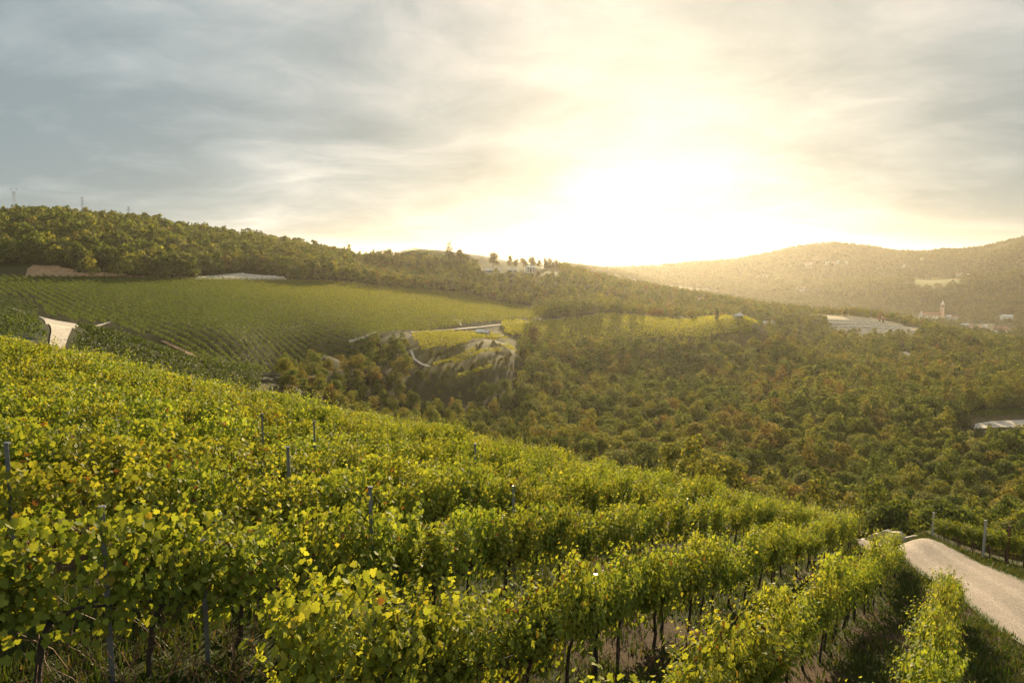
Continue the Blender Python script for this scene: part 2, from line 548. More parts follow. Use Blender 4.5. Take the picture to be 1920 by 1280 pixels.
def gravel_mat(name, c0, c1, scale, bump=0.6, ruts=False):
    m, t = new_mat(name)
    co = t.n('ShaderNodeTexCoord').outputs['Object']
    v = t.n('ShaderNodeTexVoronoi', dict(feature='F1'), Vector=co, Scale=scale)
    big = t.noise(co, scale * 0.012, 5, 0.6)
    c = t.mix(t.math('MULTIPLY', v.outputs['Distance'], 1.1, clamp=True), c1, c0)
    c = t.mix(1.0, c, t.ramp(t.n('ShaderNodeSeparateXYZ', None, _0=v.outputs['Color']).outputs[0], [(0, (.62, .60, .58)), (1, (1.1, 1.08, 1.05))]), 'MULTIPLY')
    c = t.mix(t.math('MULTIPLY', big, 0.8, clamp=True), c, t.mix(1.0, c, (.66, .62, .56), 'MULTIPLY'))
    if ruts:      # two worn wheel lines, weeds in the middle and creeping in from the verges
        ac = t.n('ShaderNodeAttribute', dict(attribute_name='across')).outputs['Fac']
        pn = t.noise(co, 0.8, 6, 0.7)
        ac2 = t.math('ADD', ac, t.math('MULTIPLY', t.math('SUBTRACT', pn, 0.5), 0.22))
        wheel = t.ramp(ac2, [(.20, (.86, .84, .82)), (.32, (1.12, 1.11, 1.1)), (.42, (.84, .83, .80)), (.58, (.84, .83, .80)), (.68, (1.12, 1.11, 1.1)), (.80, (.86, .84, .82))])
        c = t.mix(1.0, c, wheel, 'MULTIPLY')
        weed = t.ramp(ac2, [(.0, (1, 1, 1)), (.07, (.7, .7, .7)), (.12, (0, 0, 0)), (.90, (0, 0, 0)), (.94, (.7, .7, .7)), (1.0, (1, 1, 1))])
        wf = t.n('ShaderNodeSeparateXYZ', None, _0=weed).outputs[0]
        c = t.mix(t.math('MULTIPLY', wf, t.math('GREATER_THAN', t.noise(co, 7.0, 5, 0.7), 0.42)), c, (.06, .07, .02))
    p = t.n('ShaderNodeBsdfPrincipled', None, Base__Color=c, Roughness=0.95)
    b = t.n('ShaderNodeBump', None, Strength=bump, Distance=0.03, Height=v.outputs['Distance'])
    t.t.links.new(b.outputs[0], p.inputs['Normal'])
    t.n('ShaderNodeOutputMaterial', None, Surface=p.outputs[0])
    return m


M['gravel'] = gravel_mat('gravel', (.22, .18, .155), (.54, .46, .40), 16, ruts=True)
M['white_gravel'] = gravel_mat('white_gravel', (.50, .44, .37), (.80, .73, .63), 4.0, 0.4)
M['pale_stone'] = gravel_mat('pale_stone', (.50, .44, .33), (.90, .83, .68), 0.9, 0.8)
M['red_earth'] = gravel_mat('red_earth', (.32, .18, .085), (.52, .33, .17), 0.8, 0.8)


def ground_mat():
    m, t = new_mat('ground')
    a = t.n('ShaderNodeAttribute', dict(attribute_name='cover')).outputs['Color']
    co = t.n('ShaderNodeTexCoord').outputs['Object']
    n1 = t.noise(co, 0.9, 8, 0.65)
    n2 = t.noise(co, 0.045, 8, 0.6)
    n3 = t.noise(co, 9.0, 6, 0.7)
    c = t.mix(1.0, a, t.ramp(n1, [(.3, (.55, .55, .55)), (.7, (1.4, 1.35, 1.3))]), 'MULTIPLY')
    c = t.mix(1.0, c, t.ramp(n2, [(.3, (.75, .8, .8)), (.7, (1.25, 1.15, 1.1))]), 'MULTIPLY')
    c = t.mix(1.0, c, t.ramp(n3, [(.3, (.6, .6, .6)), (.7, (1.35, 1.35, 1.35))]), 'MULTIPLY')
    p = t.n('ShaderNodeBsdfPrincipled', None, Base__Color=c, Roughness=0.95)
    p.inputs['Specular IOR Level'].default_value = 0.1
    b = t.n('ShaderNodeBump', None, Strength=0.7, Distance=0.15, Height=n3)
    t.t.links.new(b.outputs[0], p.inputs['Normal'])
    t.n('ShaderNodeOutputMaterial', None, Surface=p.outputs[0])
    return m


M['ground'] = ground_mat()

# ------------------------------------------------------------------ ground sheet (one polar sheet to the horizon)
def build_ground():
    th = np.concatenate([np.linspace(-180, -46, 40)[:-1], np.linspace(-46, -38, 30)[:-1], np.linspace(-38, 38, 560), np.linspace(38, 46, 30)[1:], np.linspace(46, 180, 40)[1:-1]])
    th = np.radians(th)
    rr = np.geomspace(1.2, 7000, 620)
    T, RR = np.meshgrid(th, rr)
    X, Y = RR * np.sin(T), RR * np.cos(T)
    Z = ground(X, Y)
    nr, nt = X.shape
    V = np.stack([X, Y, Z], -1).reshape(-1, 3)
    V = np.concatenate([V, [[0, 0, float(ground(0.0, 0.0))]]])
    i, j = np.meshgrid(np.arange(nr - 1), np.arange(nt), indexing='ij')
    j2 = (j + 1) % nt
    Q = np.stack([i * nt + j, (i + 1) * nt + j, (i + 1) * nt + j2, i * nt + j2], -1).reshape(-1, 4)[:, ::-1]
    k = np.arange(nt)
    Tt = np.stack([np.full(nt, len(V) - 1), (k + 1) % nt, k], -1)
    me = np_mesh('ground', V, [Q, Tt], M['ground'], smooth=True)
    # land cover
    x, y = V[:, 0], V[:, 1]
    r = np.hypot(x, y)
    c = np.empty((len(V), 3))
    c[:] = (.035, .036, .012)                                   # forest floor
    nse = fbm(x / 90, y / 90, 4, 21)
    gr = sstep(nse, 0.02, 0.12)[:, None] * (sstep(r, 380, 460) * (1 - sstep(r, 800, 950)))[:, None]
    c = c * (1 - gr) + np.array((.060, .066, .018)) * gr
    fn = fbm(x / 150, y / 150, 3, 33)
    far = sstep(r, 950, 1250)[:, None]
    fc = np.where((fn > 0.13)[:, None], (.070, .082, .030), (.038, .046, .018))
    c = c * (1 - far) + fc * far
    near = (1 - sstep(y + 0.0 * x, 62, 75)) * (r < 110)
    nn = fbm(x / 2.3, y / 2.3, 4, 5)
    soil = sstep(nn, -0.02, 0.14)[:, None]
    nc = np.array((.038, .050, .012)) * (1 - soil) + np.array((.075, .048, .026)) * soil
    c = c * (1 - near[:, None]) + nc * near[:, None]
    for key, col in (('hillside', (.046, .048, .015)), ('knoll', (.035, .040, .014)), ('bank', (.030, .048, .014)), ('valley_field', (.10, .09, .02)), ('terrace_banks', (.085, .080, .028)),
                     ('terrace_one', (.09, .08, .02)), ('terrace_two', (.09, .08, .02)), ('terrace_three', (.09, .08, .02)), ('hut_yard', (.090, .085, .03)),
                     ('back_field', (.06, .075, .02)), ('ridge_lawn', (.060, .070, .020)), ('olive_grove', (.085, .085, .03)), ('far_meadow', (.16, .17, .05)), ('side_field', (.11, .09, .04)), ('church_yard', (.08, .08, .03)), ('quarry', (.42, .36, .25)), ('field_verge', (.075, .080, .022))):
        c[inside(PLAN[key], x, y)] = col
    at = me.attributes.new('cover', 'FLOAT_COLOR', 'POINT')
    c4 = np.ones((len(V), 4), np.float32)
    c4[:, :3] = c
    at.data.foreach_set('color', c4.ravel())
    tag(ob('ground', me), 'rolling valley floor and hill slopes of grass and soil', 'ground', kind='structure')


build_ground()


def ribbon(name, left, right, mat, lift, nu=40, nv=6, ymin=70.0, rough=0.0, label=None, cat=None, kind='structure', world=False):
    """a sheet draped on the land between two edge lines"""
    def dens(line):
        P = np.array([pt(*e)[:2] if len(e) == 3 else hit(e[0], e[1], ymin)[:2] for e in line])
        s = np.concatenate([[0], np.cumsum(np.linalg.norm(np.diff(P, axis=0), axis=1))])
        t = np.linspace(0, s[-1], nu)
        return np.stack([np.interp(t, s, P[:, 0]), np.interp(t, s, P[:, 1])], 1)
    A, B = dens(left), dens(right)
    f = np.linspace(0, 1, nv)[None, :, None]
    G = A[:, None] * (1 - f) + B[:, None] * f
    edge = np.ones(nv); edge[[0, -1]] = 0
    wob = fbm(G[..., 0] / 3, G[..., 1] / 3, 3, 71)
    Z = ground(G[..., 0], G[..., 1]) + lift + rough * edge[None] * (fbm(G[..., 0] / 2.1, G[..., 1] / 2.1, 3, 91) + 0.35)
    V = np.dstack([G, Z]).reshape(-1, 3)
    i, j = np.meshgrid(np.arange(nu - 1), np.arange(nv - 1), indexing='ij')
    Q = np.stack([i * nv + j, (i + 1) * nv + j, (i + 1) * nv + j + 1, i * nv + j + 1], -1).reshape(-1, 4)
    V[:, :2] += (wob.reshape(-1, 1) * 0.0)
    o = ob(name, np_mesh(name, V, [Q], mat, smooth=True))
    at = o.data.attributes.new('across', 'FLOAT', 'POINT')
    at.data.foreach_set('value', np.tile(np.linspace(0, 1, nv), nu).astype(np.float32))
    # make normals face up
    if o.data.polygons[0].normal.z < 0:
        o.data.flip_normals()
    return tag(o, label, cat, kind=kind)


# near gravel road past the row ends
ribbon('road', [(1560, 978, 54), (1605, 986, 50), (1640, 1005, 45), (1690, 1047, 38), (1800, 1122, 30), (1920, 1213, 22), (2100, 1360, 16), (2300, 1560, 11)],
       [(1560, 972, 57), (1625, 982, 51.5), (1680, 992, 48.5), (1718, 1002, 46.6), (1752, 1017, 44.3), (1830, 1052, 40), (1920, 1088, 36), (2100, 1165, 29), (2300, 1260, 22)], M['gravel'], 0.05, 90, 10, ymin=4.0, rough=0.03,
       label='pale gravel farm road passing the ends of the vine rows', cat='road')
ribbon('path', [(70, 592), (84, 601), (93, 610), (97, 621), (94, 637), (92, 655)], [(155, 611), (143, 614), (134, 620), (129, 630), (125, 642), (120, 655)], M['white_gravel'], 0.15, 40, 10, ymin=100,
       label='white gravel farm track junction between the dark vine fields', cat='track')
ribbon('path', [(22, 580), (33, 584), (45, 590)], [(26, 578), (38, 581), (48, 587)], M['white_gravel'], 0.25, 12, 3, ymin=100, label='short white track bend at the left edge', cat='track')
ribbon('path', [(178, 612), (195, 607), (206, 604)], [(180, 614), (196, 610), (208, 606)], M['white_gravel'], 0.3, 12, 3, ymin=100, label='short pale track above the dark knoll vines', cat='track')
ribbon('path', [(300, 640), (350, 664), (400, 690), (440, 700, 184)], [(310, 640), (358, 663), (408, 688), (448, 698, 186)], M['red_earth'], 0.25, 30, 4, ymin=100, label='bare earth track at the foot of the hillside vines', cat='track')
ribbon('path', [(486, 703, 193), (510, 697, 196), (530, 690, 202)], [(496, 706, 190), (518, 700, 193), (532, 694, 199)], M['white_gravel'], 0.3, 14, 4, ymin=100, label='pale gravel track at the bottom corner of the hillside vines', cat='track')
ribbon('path', [(652, 640), (680, 632), (704, 622)], [(656, 644), (684, 636), (706, 626)], M['white_gravel'], 0.4, 14, 4, ymin=100, label='pale straight track beside the gully trees', cat='track')
ribbon('path', [(768, 658), (775, 676), (790, 686), (806, 690)], [(773, 659), (779, 674), (793, 683.5), (808, 688)], M['white_gravel'], 0.4, 20, 4, ymin=100, label='pale curving track below the terraced vines', cat='track')
ribbon('path', [(848, 601), (858, 606), (864, 612)], [(868, 600), (863, 605), (866, 611)], M['white_gravel'], 0.4, 12, 4, ymin=100, label='white forked track at the foot of the hillside', cat='track')
ribbon('path', [(912, 632), (928, 632), (944, 629)], [(913, 634.5), (929, 634.5), (945, 631)], M['white_gravel'], 0.4, 14, 4, ymin=100, label='pale yard beside the small stone hut', cat='yard')
ribbon('path', [(770, 622), (830, 619), (900, 613), (1000, 602), (1060, 596)], [(770, 624), (830, 621), (900, 615), (1000, 604), (1060, 598)], M['white_gravel'], 0.3, 40, 3, ymin=100, label='pale track between hillside vines and terraces', cat='track')
ribbon('path', [(790, 474), (796, 472), (800, 471)], [(787, 476), (792, 474), (797, 473)], M['white_gravel'], 0.6, 8, 3, ymin=300, label='white path on the distant round hilltop', cat='path')
ribbon('earth_bank', [(48, 520), (120, 520), (240, 519)], [(52, 505), (62, 498), (84, 500), (104, 499), (128, 506), (150, 511), (176, 511), (205, 515), (238, 516)], M['red_earth'], 0.4, 60, 10, ymin=200, rough=1.2, label='orange earth landslip above the hillside vines', cat='earth bank')
ribbon('rock_scar', [(365, 526), (450, 526), (538, 526)], [(370, 521), (450, 513), (530, 520)], M['pale_stone'], 0.4, 60, 10, ymin=200, rough=1.2, label='pale rocky scar along the top of the hillside vines', cat='rock bank')
ribbon('earth_bank', [(240, 521), (300, 522), (370, 525)], [(240, 518), (300, 518), (372, 521)], M['red_earth'], 0.3, 40, 5, ymin=200, rough=0.6, label='thin brown earth strip between landslip and rocky scar', cat='earth bank')
ribbon('rock_outcrop', [(1684, 668), (1700, 676), (1722, 678)], [(1692, 661), (1706, 665), (1726, 676)], M['pale_stone'], 0.5, 30, 8, ymin=100, rough=2.0, label='bare white rock patch showing in the valley wood', cat='rock')
ribbon('rock_outcrop', [(1770, 692), (1795, 694), (1820, 698)], [(1776, 685), (1796, 688), (1818, 694)], M['pale_stone'], 0.5, 30, 8, ymin=100, rough=2.0, label='low white rock patch right of the larger outcrop', cat='rock')
ribbon('rock_outcrop', [(1880, 703), (1892, 704), (1904, 706)], [(1882, 699), (1894, 700), (1904, 703)], M['pale_stone'], 0.5, 20, 5, ymin=100, rough=1.5, label='small white rock patch at the right edge', cat='rock')
ribbon('path', [(1826, 806), (1870, 803), (1990, 802)], [(1828, 796), (1860, 791), (1990, 786)], M['white_gravel'], 0.4, 30, 6, ymin=100, label='pale stony clearing at the right edge of the wood', cat='clearing')


# ------------------------------------------------------------------ leaves
def leaf_template(kind):
    if kind == 'lobed':
        half = [(0.0, 0.03), (0.20, -0.13), (0.45, -0.02), (0.42, 0.20), (0.59, 0.36), (0.45, 0.52), (0.33, 0.58), (0.28, 0.82)]
        out = half + [(0.0, 1.04)] + [(-a, b) for a, b in half[:0:-1]]
        V = [(0.0, 0.33, -0.05)] + [(a, b, 0.10 * abs(a) - 0.10 * b * b + 0.03 * math.sin(9 * a + 5 * b)) for a, b in out]
        n = len(out)
        T = [(0, 1 + i, 1 + (i + 1) % n) for i in range(n)]
    elif kind == 'simple':
        V = [(0, 0, 0), (.5, .15, .06), (.42, .62, .02), (0, 1.0, -.12), (-.42, .62, .02), (-.5, .15, .06)]
        T = [(0, 1, 2), (0, 2, 3), (0, 3, 4), (0, 4, 5)]
    else:
        V = [(0, 0, 0), (.5, .5, .07), (0, 1, 0), (-.5, .5, .07)]
        T = [(0, 1, 2), (0, 2, 3)]
    return np.array(V, float) - np.array([0, .45, 0]), np.array(T)


def norm(a):
    return a / (np.linalg.norm(a, axis=-1, keepdims=True) + 1e-9)


_LR = np.random.default_rng(99)


def leaves(pos, nrm, tip, size, kind):
    """arrays of leaves: returns vertices, triangles and the leaf index of each triangle"""
    tv, tt = leaf_template(kind)
    n = len(pos)
    nz = norm(nrm)
    ty = norm(tip - nz * np.sum(tip * nz, -1, keepdims=True))
    tx = np.cross(ty, nz)
    s = np.asarray(size)[:, None, None]
    cv = (_LR.uniform(-.6, 2.4, n) if kind != 'quad' else np.ones(n))[:, None, None]
    V = pos[:, None] + s * (tv[None, :, 0:1] * tx[:, None] + tv[None, :, 1:2] * ty[:, None] + cv * tv[None, :, 2:3] * nz[:, None])
    T = tt[None] + (np.arange(n) * len(tv))[:, None, None]
    return V.reshape(-1, 3), T.reshape(-1, 3), np.repeat(np.arange(n), len(tt))


VINE_PAL = np.array([(.220, .258, .040), (.185, .232, .036), (.255, .282, .046), (.140, .186, .030), (.290, .275, .042), (.27, .21, .035), (.15, .078, .025)])
VINE_P = np.array([.31, .26, .24, .14, .03, .007, .013])


def vine_mesh(name, L, kind, n_shoot, n_fill, size, rg, bald=0.0):
    pos, nrm, tip, sz, low = [], [], [], [], []
    nt = max(5, n_shoot // 6)
    tufts = [(rg.uniform(-L / 2 - .1, L / 2 + .1), rg.choice([-1, 1]) * rg.uniform(.02, .5), rg.uniform(-.4, .4), rg.uniform(.75, 1.15)) for _ in range(nt)]
    for s in range(n_shoot):
        tx0, tl, tsx, tln = tufts[s % nt]
        x0 = tx0 + rg.normal(0, .05)
        lean = tl + rg.normal(0, .07)
        ln = tln * (rg.uniform(.75, 1.15) if rg.random() > .15 else rg.uniform(1.2, 1.6))
        droop = rg.uniform(0.0, .5)
        sx = tsx + rg.normal(0, .08)
        nl = int(ln / size * 1.75)
        wav = rg.uniform(0, 6.28)
        for k in range(nl):
            t = (k + .5) / nl
            p = np.array([x0 + sx * t + .04 * math.sin(6 * t + wav), lean * (t + droop * t * t) + .05 * math.sin(5 * t + wav), .82 + ln * (t - droop * .42 * t ** 3)])
            az = rg.uniform(0, 6.28)
            pr = rg.uniform(.4, 1.1) * size
            off = np.array([math.cos(az), math.sin(az), rg.uniform(-.5, .4)]) * pr
            p = p + off
            pos.append(p)
            out = np.array([math.cos(az) * .7, math.sin(az) * .7 + .9 * np.sign(p[1]) * min(1, abs(p[1]) * 3), .75 + .5 * t])
            nrm.append(out + rg.normal(0, .30, 3))
            tip.append(off / pr + np.array([0, 0, -.5]) + rg.normal(0, .35, 3))
            sz.append(size * rg.uniform(.75, 1.2) * (1 - .42 * t ** 3))
            low.append(t)
    for k in range(n_fill):
        a = rg.uniform(0, 6.28)
        zz = rg.uniform(.55, 1.85) ** 1.0
        wd = (.40 if zz > 1 else .30) * rg.uniform(.35, 1.05)
        p = np.array([rg.uniform(-L / 2 - .1, L / 2 + .1), wd * math.sin(a), zz])
        if rg.random() < bald and zz < 1.1:
            continue
        pos.append(p)
        nrm.append(np.array([.25 * math.cos(a), np.sign(p[1]) * 1.0, .45]) + rg.normal(0, .4, 3))
        tip.append(np.array([0, np.sign(p[1]) * .4, -1.0]) + rg.normal(0, .4, 3))
        sz.append(size * rg.uniform(.8, 1.25))
        low.append((zz - .6) / 1.4)
    pos, nrm, tip, sz, low = map(np.array, (pos, nrm, tip, sz, low))
    V, T, idx = leaves(pos, nrm, tip, sz, kind)
    pick = rg.choice(len(VINE_PAL), len(pos), p=VINE_P)
    col = VINE_PAL[pick] * rg.uniform(.8, 1.2, (len(pos), 1))
    return np_mesh(name, V, [T], M['vine_leaf'], col[idx])


def trunk_mesh(rg, L=1.25):
    m = MB()
    b = rg.uniform(-.06, .06, 6)
    m.tube([(b[0], b[1], -.15), (b[2], b[3], .3), (b[4], b[5], .62), (.02, 0, .84)], [.045, .036, .032, .03], 7)
    for sg in (-1, 1):
        m.tube([(0.02, 0, .80), (sg * .22, rg.uniform(-.03, .03), .90), (sg * L * .5, 0, .86 + rg.uniform(-.02, .04))], [.026, .02, .013], 5)
    return m.mesh('trunk', M['vine_bark'])


rg1 = np.random.default_rng(5)
LEN = 1.25
NEAR_V = [vine_mesh('grapevine_near', LEN, 'lobed', 48, 620, .078, rg1, .5) for _ in range(9)]
MID_V = [vine_mesh('grapevine_mid', LEN, 'simple', 42, 460, .088, rg1, .3) for _ in range(7)]
FAR_V = [vine_mesh('grapevine_far', LEN, 'quad', 30, 270, .115, rg1, .2) for _ in range(6)]
TRUNKS = [trunk_mesh(rg1) for _ in range(5)]


def row_point(q, t):
    return q * ROW_N + t * ROW_D


ORD = ['first', 'second', 'third', 'fourth', 'fifth', 'sixth', 'seventh', 'eighth', 'ninth', 'tenth', 'eleventh', 'twelfth', 'thirteenth', 'fourteenth', 'fifteenth', 'sixteenth',
       'seventeenth', 'eighteenth', 'nineteenth', 'twentieth', 'twenty-first', 'twenty-second', 'twenty-third', 'twenty-fourth', 'twenty-fifth', 'twenty-sixth', 'twenty-seventh', 'twenty-eighth']
ROWS = []          # (q, t0, t1)


def near_row(q, t0, t1, label, k, wide=1.0):
    p0 = row_point(q, t0)
    root = empty('vine_row', (p0[0], p0[1], float(ground(*p0))))
    tag(root, label, 'vine row', 'vine rows on the near slope')
    n = int((t1 - t0) / LEN)
    sl = 0.0
    for i in range(n):
        t = t0 + (i + .5) * LEN
        p = row_point(q, t)
        a, b = row_point(q, t - 1.5), row_point(q, t + 1.5)
        za, zb = ground(np.array([a[0], b[0]]), np.array([a[1], b[1]]))
        z = float(ground(*p))
        r = math.hypot(*p)
        pool = NEAR_V if r < 21 else (MID_V if r < 38 else FAR_V)
        flip = rg1.random() < .5
        o = ob('vine', pool[int(rg1.integers(len(pool)))], root)
        ang = math.atan2(ROW_D[1], ROW_D[0])
        pitch = -math.atan2(zb - za, 3.0) * .8
        o.rotation_euler = (0, pitch if not flip else -pitch, ang + (math.pi if flip else 0))
        hs = .98 + .32 * (vnoise(np.array(t / 2.6), np.array(q * 3.1), 4) - .5) + rg1.normal(0, .08)
        o.scale = (rg1.uniform(.95, 1.12), rg1.uniform(.72, 1.08) * wide, hs)
        jit = rg1.normal(0, .12)
        o.location = (p[0] + ROW_N[0] * jit - p0[0], p[1] + ROW_N[1] * jit - p0[1], z - root.location.z - 0.02)
        v = rg1.uniform(.85, 1.12)
        yl = rg1.uniform(.92, 1.1)
        o.color = (v * yl, v, v, 1)
        if r < 27 or (q > -9):
            tr = ob('trunk', TRUNKS[int(rg1.integers(5))], o)
    # trellis wires along the row
    w = MB()
    for h in (.85, 1.3):
        ts = np.linspace(t0, t0 + n * LEN, 24)
        pts = []
        for t in ts:
            p = row_point(q, t)
            pts.append((p[0] - p0[0], p[1] - p0[1], float(ground(*p)) - root.location.z + h))
        w.tube(pts, .0025, 3, False)
    w.build('trellis_wire', M['wire'], root)
    ROWS.append((q, t0, t0 + n * LEN))
    return root


def t_of_y(q, y):
    return (y - q * ROW_N[1]) / ROW_D[1]


def t_left(q):
    # where the row leaves the picture on the left (with a margin)
    k = -0.78
    return (k * q * ROW_N[1] - q * ROW_N[0]) / (ROW_D[0] - k * ROW_D[1])


near_row(-0.18, 5.0, 31.0, 'narrow vine row at the bottom right beside the gravel road', 0, .8)
near_row(-2.6, 4.0, 41.5, 'vine row between the dark grass strip and the leafy front row, ending at the road', 1, 1.0)
near_row(-5.25, 4.2, 47.2, 'leafy front vine row whose near end stands at the bottom left of centre', 2)
for k in range(21):
    q = -7.9 - 2.6 * k
    near_row(q, max(t_left(q), -6.0) if k < 1 else t_left(q), t_of_y(q, 58 if k < 6 else 62), ORD[k] + ' vine row up the slope behind the leafy front row', 3 + k)

# row of bare-stemmed vines across the road
def cross_row():
    A = np.array(pt(1756, 1024, 47.5)); B = np.array(pt(2030, 1098, 37.0)); A[2] = ground(A[0], A[1]); B[2] = ground(B[0], B[1])
    d = B - A
    L = np.linalg.norm(d[:2])
    root = empty('vine_row', A)
    tag(root, 'thin vine row with bare reddish canes across the gravel road', 'vine row', 'vine rows across the road')
    u = d[:2] / L
    n = int(L / LEN)
    br = MB()
    for i in range(n):
        p = A[:2] + u * (i + .5) * LEN
        z = float(ground(*p))
        o = ob('vine', MID_V[i % 7], root, (p[0] - A[0], p[1] - A[1], z - A[2] + .35), (0, 0, math.atan2(u[1], u[0])))
        o.scale = (1.1, .9, .8)
        o.color = (.75, .78, .8, 1)
        ob('trunk', TRUNKS[i % 5], o, (0, 0, -.4), (0, 0, 0)).scale = (1.3, 1.3, 1.5)
        for k in range(16):
            q = p + u * rg1.uniform(-.6, .6)
            zz = float(ground(*q)) - A[2]
            sg = rg1.choice([-1, 1]); rr = rg1.uniform(.2, .6)
            br.tube([(q[0] - A[0], q[1] - A[1], zz + 1.3), (q[0] - A[0] + sg * rr * u[0], q[1] - A[1] + sg * rr * u[1] - .15, zz + .8), (q[0] - A[0] + sg * rr * .7 * u[0], q[1] - A[1] + sg * rr * .7 * u[1] - .2, zz + .3)], .011, 4, False)
    tag(br.build('cane', M['cane'], root), kind='stuff')


cross_row()


# ------------------------------------------------------------------ trellis posts
def post_at(px, py, label, h=2.45, only=None):
    best = None
    for q, t0, t1 in ROWS:
        if only is not None and abs(q - only) > .1:
            continue
        ts = np.arange(t0, t1, .1)
        P = q * ROW_N[None] + ts[:, None] * ROW_D[None]
        z = ground(P[:, 0], P[:, 1])
        X, Y = project(P[:, 0], P[:, 1], z + h)
        i = int(np.argmin((X - px) ** 2 + (Y - py) ** 2))
        e = (X[i] - px) ** 2 + (Y[i] - py) ** 2
        if best is None or e < best[0]:
            best = (e, P[i, 0], P[i, 1], z[i])
    _, x, y, z = best
    x, y = x - ROW_N[0] * -.0, y
    root = empty('trellis_post', (x, y, z), rng.uniform(-.3, .3))
    m = MB()
    m.add([(-.03, -.02, -.3), (.03, -.02, -.3), (.03, -.014, -.3), (-.024, -.014, -.3), (-.024, .03, -.3), (-.03, .03, -.3)] + [(-.03, -.02, h), (.03, -.02, h), (.03, -.014, h), (-.024, -.014, h), (-.024, .03, h), (-.03, .03, h)],
          [(0, 1, 7, 6), (1, 2, 8, 7), (2, 3, 9, 8), (3, 4, 10, 9), (4, 5, 11, 10), (5, 0, 6, 11), (6, 7, 8, 9), (6, 9, 10, 11)])
    m.box(-.031, .033, -.024, -.0205, h - .28, h - .24)
    m.box(-.031, .033, -.024, -.0205, h - .85, h - .81)
    m.build('shaft', M['steel'], root)
    MB().box(-.036, .036, -.03, .036, h, h + .02).build('cap', M['steel'], root)
    tag(root, label, 'post', 'trellis posts of the near vineyard')


ONLY = {1120: -5.25, 390: -7.9, 1290: -7.9}
for px_, py_, h_, lb in ((495, 768, 2.35, 'grey post in the upper left vines, highest of the clear posts up the slope'),
                         (540, 853, 2.35, 'grey post rising from vines left of centre, below the highest post'),
                         (692, 920, 2.3, 'grey post rising from vines left of the bottom centre, above the front row'),
                         (891, 842, 2.45, 'short grey post top among the vines in the middle of the slope'),
                         (965, 925, 2.35, 'grey post top among vines right of the bottom centre'),
                         (190, 1000, 2.05, 'dark grey post in a gap of the vines at lower left'),
                         (622, 772, 2.35, 'small grey post tip right of the highest post up the slope'),
                         (590, 800, 2.3, 'small grey post tip between vines left of centre'),
                         (1120, 1080, 1.75, 'grey post carrying the leafy front row at the bottom centre'),
                         (390, 1130, 1.6, 'grey post standing over bare canes at the bottom left'),
                         (1290, 1010, 2.0, 'grey post in the vine row behind the leafy front row, right half'),
                         (15, 845, 2.15, 'dark post at the left edge of the vines')):
    post_at(px_, py_, lb, h_, ONLY.get(px_))


def free_post(px, py, h, label, mat, ymin=20):
    A = hit(px, py, ymin)
    root = empty('trellis_post', A)
    MB().box(-.05, .05, -.05, .05, -.3, h).build('shaft', mat, root)
    MB().box(-.06, .06, -.06, .06, h, h + .03).build('cap', mat, root)
    tag(root, label, 'post', 'posts across the road')


free_post(1843, 1046, 2.3, 'pale concrete post in the bare-stemmed row across the road', M['concrete'])
free_post(1888, 1058, 2.3, 'brown post right of the pale one in the bare-stemmed row', M['cane'])
free_post(1748, 1003, 1.6, 'pale post at the near end of the bare-stemmed row', M['concrete'])
free_post(1626, 972, 2.0, 'pale post behind the low wall at the bend of the road', M['concrete'])


# low wall at the bend of the road
def low_wall():
    A, B = [np.array([p[0], p[1], float(ground(p[0], p[1]))]) for p in (pt(1608, 984, 53), pt(1722, 1000, 49.5))]
    n = 14
    m = MB()
    vs, fs = [], []
    d = (B - A)[:2]; d = d / np.linalg.norm(d); nn = np.array([-d[1], d[0]])
    for i in range(n + 1):
        p = A[:2] + (B - A)[:2] * i / n
        z = float(ground(*p))
        h = (.62 + .08 * math.sin(i * 2.1)) * (1 if i < n - 3 else (n - i + .3) / 4)
        for off, zz in ((-.2, -.3), (-.2, h), (.2, h), (.2, -.3)):
            q = p + nn * off
            vs.append((q[0] - A[0], q[1] - A[1], z + zz - A[2]))
    for i in range(n):
        for k in range(3):
            fs.append((i * 4 + k, i * 4 + k + 1, (i + 1) * 4 + k + 1, (i + 1) * 4 + k))
    fs += [(0, 1, 2, 3), (n * 4 + 3, n * 4 + 2, n * 4 + 1, n * 4)]
    m.add(vs, fs)
    o = m.build('low_wall', M['stone_wall'], None, A)
    tag(o, 'low pale stone wall edging the bend of the gravel road', 'wall')


low_wall()


